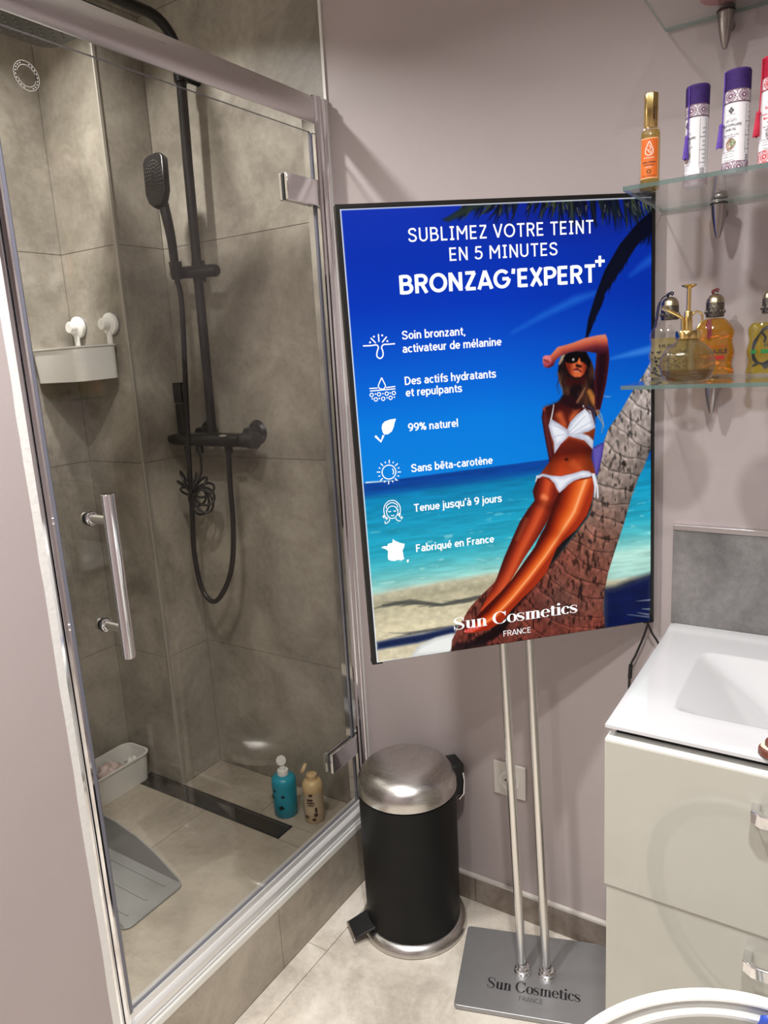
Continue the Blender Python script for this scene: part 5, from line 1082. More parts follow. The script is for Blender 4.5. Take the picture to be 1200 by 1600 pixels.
# washbasin
ba = thing('washbasin', (0.1, 1.26, 0.824), 'white ceramic washbasin top with a sloping rectangular bowl', 'washbasin')
nx, ny = 90, 60
ZB = 0.8355
vs = []; fs_ = []
def bdepth(x, y):
    dl, dr_, df, db = (x + 0.219), (0.423 - x), (y - 1.112), (1.366 - y)
    if min(dl, dr_, df, db) <= 0: return 0.0
    parts = [dl * 0.55, dr_ * 0.55, df * 1.15, db * 1.0, 0.095]
    k = 0.010
    s_ = -k * math.log(sum(math.exp(-p_ / k) for p_ in parts))
    return max(0.0, s_ + 0.0 if s_ > 0 else 0.0)
bxs = sorted(set([VX0 + 0.0 + (VX1 - VX0) * i / nx for i in range(nx + 1)] + [-0.221, -0.219, -0.216, -0.21, 0.423])); bys = sorted(set([1.0285 + (D - 0.0015 - 1.0285) * j / ny for j in range(ny + 1)] + [1.110, 1.112, 1.115, 1.12, 1.358, 1.363, 1.366, 1.368]))
for y in bys:
    for x in bxs:
        e_ = min(x - (VX0 - 0.001), VX1 - x, y - 1.0275)
        rim = -0.004 * max(0, 1 - e_ / 0.007) ** 2
        back = 0.006 * (1 / (1 + math.exp(-(y - 1.452) / 0.004)))
        vs.append((x, y, ZB - bdepth(x, y) + rim + back * 0.5))
nX = len(bxs)
for j in range(len(bys) - 1):
    for i in range(nX - 1):
        fs_.append((j * nX + i, j * nX + i + 1, (j + 1) * nX + i + 1, (j + 1) * nX + i))
bm_ = MB().add(vs, fs_)
edge_loop = [i for i in range(nX)] + [j * nX + nX - 1 for j in range(1, len(bys))] + [(len(bys) - 1) * nX + i for i in range(nX - 2, -1, -1)] + [j * nX for j in range(len(bys) - 2, 0, -1)]
o0 = len(bm_.v); m_ = len(edge_loop)
for q in edge_loop: bm_.v.append((vs[q][0], vs[q][1], 0.8275))
for q in edge_loop:
    cx_, cy_ = vs[q][0], vs[q][1]
    bm_.v.append((min(max(cx_, VX0 + 0.006), VX1 - 0.006), max(cy_, 1.048), 0.8225))
for i in range(m_):
    j = (i + 1) % m_
    bm_.f.append((edge_loop[i], o0 + i, o0 + j, edge_loop[j])); bm_.f.append((o0 + i, o0 + m_ + i, o0 + m_ + j, o0 + j)); bm_.mi += [0, 0]
bm_.build('basin', 'ceramic', ba, smooth=60)
MB().lathe([(0.0225, 0), (0.0225, 0.002), (0.018, 0.004), (0.0001, 0.005)], 24, (0.10, 1.25, ZB - 0.0955)).build('drain_plug', 'chrome', ba, smooth=40)
# splashback
sk = thing('splashback', (0.1, D, 0.84), 'grey wood-look splashback panel with aluminium top strip above the basin', 'splashback')
MB().box(-0.2965, VX1, D - 0.011, D - 0.0005, 0.8395, 1.0315).build('panel', 'splash', sk)
MB().box(-0.2965, VX1, D - 0.013, D - 0.0005, 1.0318, 1.0425).build('top_strip', 'satin', sk, bevel=(0.001, 2))

# wooden brush on the basin's front edge
MAT['wood_red'] = principled('reddish_brown_wood', srgb(122, 70, 54), 0.35, noise=(25, srgb(96, 50, 40)))
MAT['wood_cream'] = principled('cream_wood', srgb(232, 214, 184), 0.4)
br = thing('wooden_brush', (0.0, 1.035, ZB), 'reddish-brown wooden brush handle with cream edges on the basin front edge', 'brush')
wbm = Matrix.Translation((-0.0895, 1.029, ZB + 0.0005)) @ Matrix.Rotation(math.radians(-6), 4, 'Z')
for nm_, z0, z1, off, mat_ in (('lower_handle', 0.0, 0.0115, 0.0, 'wood_red'), ('cream_inlay', 0.0116, 0.0145, 0.0025, 'wood_cream'), ('upper_handle', 0.0146, 0.023, 0.008, 'wood_red')):
    MB().prism([(0.0 + off, 0.006), (0.004 + off, 0.001), (0.012 + off, -0.004), (0.06, -0.006), (0.17, -0.012), (0.17, 0.032), (0.06, 0.026), (0.012 + off, 0.024), (0.003 + off, 0.019), (0.0 + off, 0.013)], z0, z1).xf(wbm).build(nm_, mat_, br, bevel=(0.0015, 2))

# ================================================================== glass shelves
SHX0, SHX1, SHY0, SHY1 = -0.3325, 0.27, 1.226, 1.487
SZ = [1.329, 1.632, 1.929]
lab = ['lowest glass wall shelf, carrying the gold sprayer and oil bottles', 'middle glass wall shelf, carrying the tubes with coloured caps', 'highest glass wall shelf, at the top edge of the picture']
for k, z in enumerate(SZ):
    sh = thing('glass_shelf', (SHX0, SHY1, z), lab[k], 'shelf', 'glass wall shelves')
    g_ = MB().box(SHX0, SHX1, SHY0, SHY1, z - 0.0065, z); g_.mi = [0, 0, 1, 1, 1, 1]
    g_.build('glass_plate', ['shelf_glass', 'glass_edge'], sh)
    for x in (-0.231, 0.17):
        c_ = MB().lathe([(0.0001, -0.0605), (0.0035, -0.0595), (0.0075, -0.046), (0.0112, -0.026), (0.0132, -0.008), (0.0135, -0.0022), (0.0128, -0.0008)], 26, (x, 1.456, z - 0.0065)).build('bracket', 'nickel', sh, smooth=50, label='tapering dark nickel bracket under the glass')
        MB().lathe([(0.0142, -0.0045), (0.0146, -0.0032), (0.0142, -0.002)], 26, (x, 1.456, z - 0.0065), cap=False).build('rubber_ring', 'black_soft', c_, smooth=50)
        MB().tube([(x, 1.462, z - 0.022), (x, D - 0.0005, z - 0.022)], 0.010, 18).build('wall_mount', 'nickel', c_, smooth=40)
        MB().lathe([(0.0125, 0.0004), (0.0125, 0.005), (0.009, 0.011), (0.0001, 0.013)], 22, (x, 1.468, z)).build('top_cap', 'nickel', c_, smooth=50)

# ---- wrapping of flat print on round bodies
def wrap(vf, R, phi, z0, off=0.0004):
    v, f = vf
    return [((R + off) * math.cos(phi + p[0] / R), (R + off) * math.sin(phi + p[0] / R), z0 + p[1]) for p in v], f
def dense_rect(x0, x1, y0, y1, n=16):
    return np.array([(x0 + (x1 - x0) * i / n, y) for y in (y0, y1) for i in range(n + 1)]), [(i, i + 1, n + 2 + i, n + 1 + i) for i in range(n)]
def centred(vf, cx, y, w=None, h=0.004):
    v, f = vf; v = np.array(v); W = v[:, 0].max()
    s_ = (w / W) if w else h
    v[:, 0] = cx + (v[:, 0] - W / 2) * s_; v[:, 1] = y + v[:, 1] * h
    return v, f

def marks(n, seed=1):
    """a row of tiny unreadable print marks, as small print looks from here"""
    rnd = random.Random(seed); parts = []; x = 0.0
    for k in range(n):
        if k and rnd.random() < 0.15: x += 0.5
        w_ = rnd.uniform(0.35, 0.6); h_ = rnd.choice((0.7, 0.7, 1.0))
        parts.append(stroke2d([(x, 0.05), (x + 0.06, h_)], 0.22))
        parts.append(stroke2d([(x, rnd.choice((0.1, 0.4, 0.62))), (x + w_, rnd.choice((0.1, 0.4, 0.62)))], 0.2))
        x += w_ + 0.25
    return merge2d(parts)

# argan oil bottle
zb = SZ[1]
MAT['oil_yellow'] = clear('golden_oil', (0.93, 0.80, 0.34, 1), 1.4, 0.0, 0.35, srgb(206, 170, 60))
MAT['orange_label'] = principled('orange_label', srgb(222, 110, 34), 0.45, noise=(30, srgb(214, 100, 28)))
MAT['pale_label'] = principled('pale_orange_label_edge', srgb(240, 190, 140), 0.5)
ob = thing('oil_bottle', (-0.319, 1.337, zb), 'slim golden oil bottle with orange label and gold cap on the middle shelf', 'bottle')
MB().lathe([(0.0145, 0.0003), (0.0158, 0.002), (0.0158, 0.096), (0.0145, 0.1015), (0.0085, 0.1040)], 32).build('glass_body', 'bottle', ob, smooth=40, local=True)
MB().lathe([(0.0135, 0.008), (0.0147, 0.010), (0.0147, 0.094), (0.013, 0.0985), (0.0001, 0.0985)], 28).build('oil', 'oil_yellow', ob, smooth=40, local=True)
gcap = MB(); n_ = 36; prof_ = [(0.0102, 0.1022), (0.0108, 0.104), (0.0108, 0.152), (0.0102, 0.154), (0.0001, 0.154)]
gcap.lathe(prof_, n_)
for i in range(len(gcap.v)):
    x, y, z = gcap.v[i]; a = math.atan2(y, x); k_ = 1 + 0.05 * math.cos(6 * a)
    gcap.v[i] = (x * k_, y * k_, z)
gcap.build('cap', 'gold', ob, smooth=40, local=True)
phi = math.atan2(-1.337, 0.319) - 0.10
R_ = 0.0159
lb = MB().add(*wrap(dense_rect(-0.0150, 0.0150, 0.024, 0.0855), R_, phi, 0)).build('label', 'pale_label', ob, local=True)
MB().add(*wrap(dense_rect(-0.0138, 0.0138, 0.0255, 0.084), R_, phi, 0, 0.0007)).build('label_field', 'orange_label', lb, local=True)
MAT['label_white'] = principled('white_label_print', srgb(246, 238, 228), 0.5)
drop = [(p.x, p.y) for p in smooth_path([(0, 0.0795, 0), (0.0030, 0.0735, 0), (0.0058, 0.0665, 0), (0.0045, 0.0610, 0), (0, 0.0590, 0), (-0.0045, 0.0610, 0), (-0.0058, 0.0665, 0), (-0.0030, 0.0735, 0)], 5, True)]
pt = [stroke2d(drop, 0.0011, True), stroke2d([(0, 0.0740), (0.0024, 0.069), (-0.0018, 0.066), (0.0022, 0.0625)], 0.0009), stroke2d([(-0.003, 0.069), (-0.0008, 0.0645)], 0.0009), stroke2d([(0.0036, 0.067), (0.0018, 0.061)], 0.0008)]
pt.append(centred(marks(9, 82), 0, 0.0545, 0.0155, 0.0021)); pt.append(centred(marks(7, 66), 0, 0.0405, 0.010, 0.0018))
MB().add(*wrap(merge2d(pt), R_, phi, 0, 0.0010)).build('white_logo', 'label_white', lb, local=True)
pt = [centred(text2d("Huile d'Argan", 0.02), 0, 0.0475, 0.020, 0.0029), centred(marks(7, 73), 0, 0.0435, 0.015, 0.0026), centred(marks(11, 101), 0, 0.0275, 0.020, 0.0018)]
MB().add(*wrap(merge2d(pt), R_, phi, 0, 0.0010)).build('black_text', 'black_print', lb, local=True)
MB().add(*wrap(stroke2d(arc2d(0, 0.0345, 0.0026, 0.0026, 0, 360, 18), 0.0014), R_, phi, 0, 0.0010)).build('gold_seal', 'gold', lb, local=True)

# hair-oil tubes
MAT['purple'] = principled('purple_cord', srgb(64, 34, 112), 0.7, noise=(90, srgb(52, 26, 96)))
MAT['purple_t'] = principled('violet_tassel', srgb(104, 74, 172), 0.75, noise=(120, srgb(84, 56, 150)))
MAT['crimson'] = principled('crimson_cord', srgb(196, 24, 62), 0.7, noise=(90, srgb(170, 16, 50)))
MAT['tube_white'] = principled('white_tube_label', srgb(240, 238, 240), 0.4)
MAT['rosette_p'] = principled('maroon_rosette_print', srgb(112, 48, 92), 0.5)
MAT['rosette_r'] = principled('red_rosette_print', srgb(206, 40, 60), 0.5)
MAT['dark_text'] = principled('dark_violet_text', srgb(44, 34, 62), 0.5)
MAT['red_text'] = principled('red_text', srgb(206, 30, 60), 0.5)
MAT['gem1'] = principled('seed_picture_brown', srgb(110, 62, 48), 0.6, noise=(420, srgb(200, 176, 150), 2))
MAT['gem2'] = principled('seed_picture_green', srgb(60, 84, 56), 0.6, noise=(420, srgb(180, 190, 150), 2))
MAT['gem3'] = principled('seed_picture_grey', srgb(84, 92, 110), 0.6, noise=(420, srgb(200, 190, 184), 2))
def rosettes(R, y0, y1, n, half=math.pi):
    parts = []; h = y1 - y0; cy_ = (y0 + y1) / 2; pitch = 2 * math.pi * R / n
    for k in range(n):
        cx_ = (k - n / 2 + 0.5) * pitch; r = min(h, pitch) * 0.47
        parts.append(stroke2d(arc2d(cx_, cy_, r * 0.26, r * 0.26, 0, 360, 14), h * 0.035)); parts.append(stroke2d(arc2d(cx_, cy_, r, r, 0, 360, 28), h * 0.035))
        for q in range(12):
            a = 2 * math.pi * q / 12; b = a + math.pi / 12; c = a - math.pi / 12
            A = lambda rr, an: (cx_ + rr * math.cos(an), cy_ + rr * math.sin(an))
            parts.append(stroke2d([A(r * 0.28, a), A(r * 0.62, b), A(r * 0.98, a)], h * 0.038)); parts.append(stroke2d([A(r * 0.28, a), A(r * 0.62, c), A(r * 0.98, a)], h * 0.038))
        xr = cx_ + pitch / 2
        for s_ in (-1, 1):
            parts.append(stroke2d([(xr - pitch * .16, cy_), (xr, cy_ + s_ * h * .2), (xr + pitch * .16, cy_)], h * 0.038)); parts.append(stroke2d([(xr, cy_ + s_ * h * .2), (xr, cy_ + s_ * h * .48)], h * 0.038))
            parts.append(stroke2d([(xr - pitch * .12, cy_ + s_ * h * .48), (xr, cy_ + s_ * h * .3), (xr + pitch * .12, cy_ + s_ * h * .48)], h * 0.038))
    parts.append(dense_rect(-math.pi * R, math.pi * R, y0 - h * .05, y0, 40)); parts.append(dense_rect(-math.pi * R, math.pi * R, y1, y1 + h * .05, 40))
    return merge2d(parts)
def hair_tube(x, y, R, H, capmat, tasmat, rosmat, txtmat, rot, label, red_=False, tdir=(-0.83, -0.56)):
    t = thing('hair_oil_tube', (x, y, SZ[1]), label, 'tube', 'tubes on the middle shelf')
    phi = math.atan2(-y, -x)
    hc = H * 0.805; hb_ = H * 0.685
    MB().lathe([(R * 0.94, 0.0003), (R, 0.0015), (R, hc), (R * 0.9, hc + 0.001)], 36).build('body', 'tube_white', t, smooth=40, local=True)
    pr_ = [(R * 1.0, hc + 0.0002)]
    nr = 11
    for k in range(nr):
        z = hc + (H - hc - 0.002) * k / nr; dz = (H - hc - 0.002) / nr
        pr_ += [(R * 1.005, z + dz * .1), (R * 1.035, z + dz * .35), (R * 1.035, z + dz * .75), (R * 1.005, z + dz * .98)]
    pr_ += [(R * 0.97, H), (0.0001, H)]
    MB().lathe(pr_, 36).build('cap', capmat, t, smooth=30, local=True)
    MB().add(*wrap(rosettes(R, hb_ + 0.001, hc - 0.001, 6), R, phi, 0)).build('rosette_band', rosmat, t, local=True)
    MB().add(*wrap(rosettes(R, 0.002, 0.0165, 7), R, phi + .3, 0)).build('rosette_band', rosmat, t, local=True)
    ph = phi + rot
    pt = []; 
    MB().add(*wrap(dense_rect(-math.pi * R, math.pi * R, hb_ - 0.0004, hb_ + 0.0003, 40), R, phi, 0, 0.0006)).build('rule', 'dark_text', t, local=True)
    # small clover mark
    cl = [poly2d(arc2d(dx * 0.0022, hb_ - 0.0105 + dy * 0.0026, 0.0016, 0.0019, 0, 340, 10)) for dx, dy in ((0, 1), (0, -1), (1, 0), (-1, 0))] + [centred(marks(8, 74), 0, hb_ - 0.0165, 0.011, 0.0013)]
    MB().add(*wrap(merge2d(cl), R, ph, 0, 0.0007)).build('brand_mark', 'grey_print', t, local=True)
    if red_:
        lines = [(None, 0.016, 0.0042), ('Huile de Massage', 0.024, 0.0030), ('Massage Oil', 0.020, 0.0030)]; l2 = [(5, 0.008, .003), (12, 0.020, .0022), (9, 0.014, .0022)]
    else:
        lines = [('زيت الشعر', 0.015, 0.0042), ('HUILE CAPILLAIRE', 0.0285, 0.0034), ('HAIR OIL', 0.0150, 0.0034)]; l2 = [(22, 0.022, .0017), (13, 0.014, .0017)]
    yy = hb_ - 0.0245
    for s_, w_, h_ in lines: pt.append(centred(text2d(s_, 0.01) if s_ else marks(8, 5), 0, yy, w_, h_)); yy -= h_ * 1.75
    MB().add(*wrap(merge2d([p_ for p_ in pt if len(p_[0])]), R, ph, 0, 0.0007)).build('product_name', txtmat, t, local=True)
    yy -= 0.0005; pt = []
    for s_, w_, h_ in l2: pt.append(centred(marks(s_, s_), 0, yy, w_, h_)); yy -= h_ * 1.7
    yb_ = 0.0305
    for s_, w_ in ((18, 0.018), (14, 0.014), (16, 0.016)): pt.append(centred(marks(s_, s_ + 3), -0.002, yb_, w_, 0.0016)); yb_ -= 0.0034
    pt.append(stroke2d([(-0.009, 0.0178), (0.007, 0.0178), (0.007, 0.0210), (-0.009, 0.0210)], 0.0003, True)); pt.append(centred(marks(11, 99), -0.001, 0.0187, 0.013, 0.0015))
    # measuring scale box at the side
    sx = 0.0205
    pt.append(stroke2d([(sx, 0.028), (sx + 0.010, 0.028), (sx + 0.010, hb_ - 0.004), (sx, hb_ - 0.004)], 0.0004, True))
    for k in range(9): pt.append(stroke2d([(sx + 0.004 - 0.004 * (k % 3 == 0), 0.033 + k * 0.0062), (sx + 0.009, 0.034 + k * 0.0062)], 0.0006))
    for k in range(4): pt.append(stroke2d([(sx + .001, 0.0185 + k * 0.0022), (sx + 0.008, 0.0187 + k * 0.0022)], 0.0007))
    MB().add(*wrap(merge2d(pt), R, ph, 0, 0.0007)).build('small_print', 'dark_text', t, local=True)
    g0 = hb_ - 0.056
    gem = [(p.x, p.y) for p in smooth_path([(-0.0062, g0, 0), (-0.002, g0 + 0.0075, 0), (0.0045, g0 + 0.0065, 0), (0.0075, g0 + 0.001, 0), (0.004, g0 - 0.006, 0), (-0.003, g0 - 0.0085, 0)], 4, True)]
    MB().add(*wrap(poly2d(gem), R, ph, 0, 0.0008)).build('ingredient_picture', 'gem3' if red_ else 'gem1', t, local=True)
    MB().add(*wrap(poly2d([(x_ * .55 + 0.0028, (y_ - g0) * .55 + g0 + 0.0012) for x_, y_ in gem]), R, ph, 0, 0.0011)).build('ingredient_picture', 'gem2', t, local=True)
    # tassel
    a = math.atan2(tdir[1], tdir[0]); dx, dy = math.cos(a), math.sin(a); rr = R * 1.035 + 0.0012
    ts = MB().tube([(dx * R * .5, dy * R * .5, H + 0.0008), (dx * rr, dy * rr, H - 0.002), (dx * rr, dy * rr, hc), (dx * (rr + .001), dy * (rr + .001), H * 0.50)], 0.0010, 8).build('tassel', tasmat, t, smooth=50, local=True)
    MB().ball((dx * (rr + .0025), dy * (rr + .0025), H * 0.485), 0.0034, 12, 8, 1, 1, 1.1).build('tassel_knot', tasmat, ts, smooth=60, local=True)
    sk_ = MB(); rnd = random.Random(int(x * 1000))
    for k in range(22):
        b = 2 * math.pi * k / 22; r0, r1 = 0.0022, 0.0040
        sk_.tube([(dx * (rr + .003) + r0 * math.cos(b), dy * (rr + .003) + r0 * math.sin(b), H * 0.475), (dx * (rr + .0045) + r1 * math.cos(b), dy * (rr + .0045) + r1 * math.sin(b), H * (0.275 + rnd.uniform(-.01, .01)))], 0.0007, 5)
    so_ = sk_.build('tassel_skirt', tasmat, ts, smooth=60, local=True); so_['kind'] = 'stuff'
    return t
hair_tube(-0.247, 1.330, 0.0170, 0.147, 'purple', 'purple_t', 'rosette_p', 'dark_text', -0.95, 'white tube with purple cap and front-hanging violet tassel, next to the golden bottle', tdir=(0.05 - 0.55, -0.85))
hair_tube(-0.184, 1.283, 0.0176, 0.142, 'purple', 'purple_t', 'rosette_p', 'dark_text', -0.42, 'white tube with purple cap between the other purple tube and the red one')
hair_tube(-0.130, 1.247, 0.0186, 0.138, 'crimson', 'crimson', 'rosette_r', 'red_text', -0.25, 'white tube with crimson cap and tassel at the right edge', True)

# ---- lower shelf: sprayer
zb = SZ[0]
MAT['smoke'] = clear('smoky_ribbed_glass', (0.80, 0.75, 0.58, 1), 1.5, 0.03, 0.24, srgb(158, 142, 92))
MAT['brown_oil'] = clear('brown_oil', (0.60, 0.38, 0.14, 1), 1.35, 0.0, 0.5, srgb(134, 86, 28))
spx, spy = -0.2425, 1.283
st = thing('glass_sprayer', (spx, spy, zb), 'round ribbed glass sprayer with gold pump top on the lowest shelf', 'sprayer', rotz=math.radians(33))
prof = [(0.024, 0.0004), (0.032, 0.0025), (0.0385, 0.011), (0.0413, 0.023), (0.0412, 0.034), (0.0378, 0.0455), (0.0305, 0.0555), (0.0220, 0.0620), (0.0168, 0.0660), (0.0160, 0.0690)]
rb = MB().lathe([tuple(p[:2]) for p in [(q.x, q.y) for q in smooth_path([(a, b, 0) for a, b in prof], 3)]], 96)
for i in range(len(rb.v)):
    x, y, z = rb.v[i]; a = math.atan2(y, x); k_ = 1 + 0.018 * math.cos(24 * a) * min(1, max(0, (z - 0.006) / 0.02)); rb.v[i] = (x * k_, y * k_, z)
rb.build('glass_body', 'smoke', st, smooth=70, local=True)
MB().lathe([(0.022, 0.003), (0.030, 0.0045), (0.0365, 0.0125), (0.0388, 0.0205), (0.0001, 0.0206)], 48).build('oil', 'brown_oil', st, smooth=40, local=True)
cl_ = MB().lathe([(0.0172, 0.0675), (0.0188, 0.069), (0.0188, 0.0795), (0.0175, 0.0815), (0.0001, 0.0818)], 40).build('collar', 'gold', st, smooth=35, local=True)
MB().tube([(0, 0, 0.0818), (0, 0, 0.110), (0, 0, 0.112)], [0.0062, 0.0062, 0.005], 20).build('pump_barrel', 'gold', st, smooth=40, local=True)
MB().tube([(0, 0, 0.112), (0, 0, 0.147)], 0.0033, 14).build('plunger', 'gold', st, smooth=40, local=True)
MB().lathe([(0.0035, 0.1465), (0.0110, 0.1500), (0.0122, 0.1515), (0.0105, 0.1525), (0.0001, 0.1528)], 26).build('thumb_plate', 'gold', st, smooth=40, local=True)
MB().tube(smooth_path([(-0.0085, 0, 0.0815), (-0.0088, 0, 0.096), (-0.0105, 0, 0.1015), (-0.016, 0, 0.1055), (-0.036, 0, 0.1165)], 6), 0.0029, 12).build('spout', 'gold', st, smooth=50, local=True)
MB().tube([(-0.034, 0, 0.1152), (-0.0365, 0, 0.1168), (-0.043, 0, 0.1192)], [0.0042, 0.0046, 0.0032], 14).build('nozzle', 'antique_top', st, smooth=40, local=True)
MB().tube(smooth_path([(0.006, 0, 0.106), (0.013, 0, 0.1105), (0.0205, 0, 0.107), (0.0225, 0, 0.0985), (0.019, 0, 0.090), (0.0145, 0, 0.0845)], 6), 0.0018, 10).build('finger_loop', 'gold', st, smooth=50, local=True)
MB().tube([(0, 0, 0.006), (0, 0, 0.0675)], 0.0022, 8).build('dip_tube', 'smoke', st, smooth=40, local=True)

# oil bottles with antique caps
MAT['amber'] = clear('amber_oil', (0.95, 0.70, 0.09, 1), 1.38, 0.0, 0.42, srgb(216, 158, 16))
MAT['lime'] = clear('yellow_green_oil', (0.91, 0.83, 0.24, 1), 1.38, 0.0, 0.38, srgb(192, 168, 40))
MAT['pale_oil'] = clear('pale_straw_oil', (0.94, 0.90, 0.70, 1), 1.38, 0.0, 0.45, srgb(206, 190, 128))
MAT['ribbon_red'] = principled('dark_red_ribbon', srgb(112, 30, 34), 0.6)
MAT['orange_print'] = principled('orange_print', srgb(206, 96, 20), 0.5, noise=(200, srgb(226, 140, 40)))
MAT['band_red'] = principled('red_band_print', srgb(168, 34, 28), 0.5)
MAT['band_green'] = principled('green_band_print', srgb(30, 110, 50), 0.5)
MAT['navy'] = principled('navy_cord', srgb(30, 30, 64), 0.7)
def body_w(z, H):
    """half width of the wavy flask"""
    t = z / H
    base = 0.0335 * (1 - 0.25 * max(0, (0.04 - t) / 0.04) ** 2)
    wave = 0.0016 * math.cos((t - 0.04) * 2 * math.pi / 0.36)
    sh = 1.0 if t < 0.66 else max(0.40, math.sqrt(max(0.0, 1 - ((t - 0.66) / 0.36) ** 2)))
    return (base + wave) * sh
def flask(x, y, rotz, liquid, label, fill, knot, ribbon, extra, W=1.0, H=0.104):
    t = thing('oil_bottle', (x, y, zb), label, 'bottle', 'oil bottles with antique caps', rotz=rotz)
    prof = [(body_w(H * k / 26, H) * W, H * k / 26 + 0.0004) for k in range(27)]
    MB().lathe(prof, 44, sy=0.58).build('glass_body', 'bottle', t, smooth=60, local=True)
    n_ = int(26 * fill)
    MB().lathe([(max(0.002, r - 0.0018), max(0.003, z)) for r, z in prof[:n_ + 1]] + [(0.0001, prof[n_][1])], 40, sy=0.56).build('oil', liquid, t, smooth=50, local=True)
    cp = MB().lathe([(0.0128, H - 0.001), (0.0152, H), (0.0150, H + 0.022), (0.0146, H + 0.0235)], 32).build('cap', 'antique', t, smooth=35, local=True)
    MB().lathe([(0.0152, H + 0.0236), (0.0140, H + 0.030), (0.0105, H + 0.0355), (0.005, H + 0.0385), (0.0001, H + 0.039)], 32).build('cap_dome', 'antique_top', cp, smooth=60, local=True)
    for k in range(12):
        a = 2 * math.pi * k / 12
        MB().ball((0.0152 * math.cos(a), 0.0152 * math.sin(a), H + 0.008), 0.0022, 8, 6, 1, 1, 1.6).build('cap_ornament', 'antique', cp, smooth=60, local=True)
    MB().tube(smooth_path([(-0.004, 0, H + 0.038), (-0.006, -0.002, H + 0.043), (-0.001, -0.003, H + 0.0455), (0.003, 0.001, H + 0.042), (0.005, 0.002, H + 0.0455), (0.001, 0.003, H + 0.047), (-0.003, 0.001, H + 0.041)], 5, True), 0.0013, 7, closed=True).build('cord_knot', knot, cp, smooth=60, local=True)
    def onf(vf, off=0.0007):
        v, f = vf; out = []
        for a, b in v:
            w_ = body_w(b, H) * W; s_ = math.sqrt(max(0.02, 1 - min(0.98, (a / w_) ** 2)))
            out.append((a, -(w_ * 0.58 * s_ + off), b))
        return out, f
    extra(t, onf)
    return t
def grid2(x0, x1, y0, y1, n=8): 
    return dense_rect(x0, x1, y0, y1, n)
def amber_extra(t, onf):
    rnd = random.Random(5); ps = []
    for k in range(46):
        a, b = rnd.uniform(-0.024, 0.026), rnd.uniform(0.006, 0.070)
        if 0.038 < b < 0.062: continue
        L_ = rnd.uniform(0.003, 0.008); an = rnd.uniform(-.6, .6)
        ps.append(stroke2d([(a, b), (a + L_ * math.cos(an), b + L_ * math.sin(an)), (a + 1.7 * L_ * math.cos(an), b + 1.2 * L_ * math.sin(an))], [.0004, .0022, .0004]))
    MB().add(*onf(merge2d(ps), 0.0005)).build('leaf_print', 'orange_print', t, local=True)
    MB().add(*onf(grid2(-0.010, 0.016, 0.030, 0.0365))).build('band', 'band_red', t, local=True)
    MB().add(*onf(merge2d([centred(text2d('HUILE', 0.03, 1.1), 0.007, 0.0405, 0.027, 0.0078)]), 0.0009)).build('product_name', 'black_print', t, local=True)
    MB().add(*onf(merge2d([centred(marks(8, 80), 0.005, 0.0515, 0.030, 0.0042)]), 0.0009)).build('brand_name', 'band_red', t, local=True)
    rb_ = [(-0.013, 0.099), (-0.006, 0.099), (-0.0065, 0.085), (-0.0045, 0.074), (-0.008, 0.066), (-0.0135, 0.067), (-0.0128, 0.080), (-0.0155, 0.090)]
    v_ = [(a, -(body_w(min(b, .1), .104) * .58 * .93 + 0.0016), b) for a, b in rb_]
    MB().add(v_ + [(a, c - 0.0006, b) for a, c, b in v_], [tuple(range(8)), tuple(range(15, 7, -1))] + [(i, (i + 1) % 8, 8 + (i + 1) % 8, 8 + i) for i in range(8)]).build('ribbon', 'ribbon_red', t, local=True)
    MB().add(*onf(merge2d([stroke2d([(-0.022, 0.066 + k * .0022), (0.022, 0.066 + k * .0022)], 0.0003) for k in range(4)]), 0.0006)).build('fine_lines', 'orange_print', t, local=True)
def lime_extra(t, onf):
    P3 = lambda pts: [(p.x, p.y) for p in smooth_path([(a, b, 0) for a, b in pts], 6)]
    ps = [stroke2d(P3([(0.004, 0.082), (-0.010, 0.078), (-0.021, 0.062), (-0.026, 0.045), (-0.023, 0.028), (-0.012, 0.020), (0.002, 0.026), (0.014, 0.036), (0.022, 0.046)]), [.002 + .0035 * abs(math.sin(k * .33)) for k in range(49)]),
          stroke2d(P3([(-0.026, 0.016), (-0.014, 0.022), (-0.004, 0.014), (0.010, 0.020), (0.020, 0.012)]), [.0015 + .003 * abs(math.sin(k * .5)) for k in range(25)]),
          stroke2d(P3([(-0.008, 0.012), (-0.004, 0.018), (0.004, 0.024)]), [.004] * 13), stroke2d(P3([(-0.014, 0.072), (-0.008, 0.064), (-0.010, 0.056)]), [.0035] * 13)]
    MB().add(*onf(merge2d(ps), 0.0006)).build('branch_print', 'black_print', t, local=True)
    MB().add(*onf(grid2(-0.029, -0.021, 0.0375, 0.044, 4), 0.0008)).build('band', 'band_green', t, local=True)
    MB().add(*onf(grid2(-0.014, 0.024, 0.0375, 0.044, 8), 0.0008)).build('band', 'band_green', t, local=True)
    MB().add(*onf(centred(text2d('HUILE', 0.02), 0.004, 0.048, 0.027, 0.0080), 0.001)).build('product_name', 'black_print', t, local=True)
    MB().add(*onf(merge2d([stroke2d([(-0.020, 0.068 + k * .0020), (0.022, 0.068 + k * .0020)], 0.0003) for k in range(6)] + [centred(marks(5, 50), 0.005, 0.058, 0.02, 0.004)]), 0.0009)).build('fine_print', 'grey_print', t, local=True)
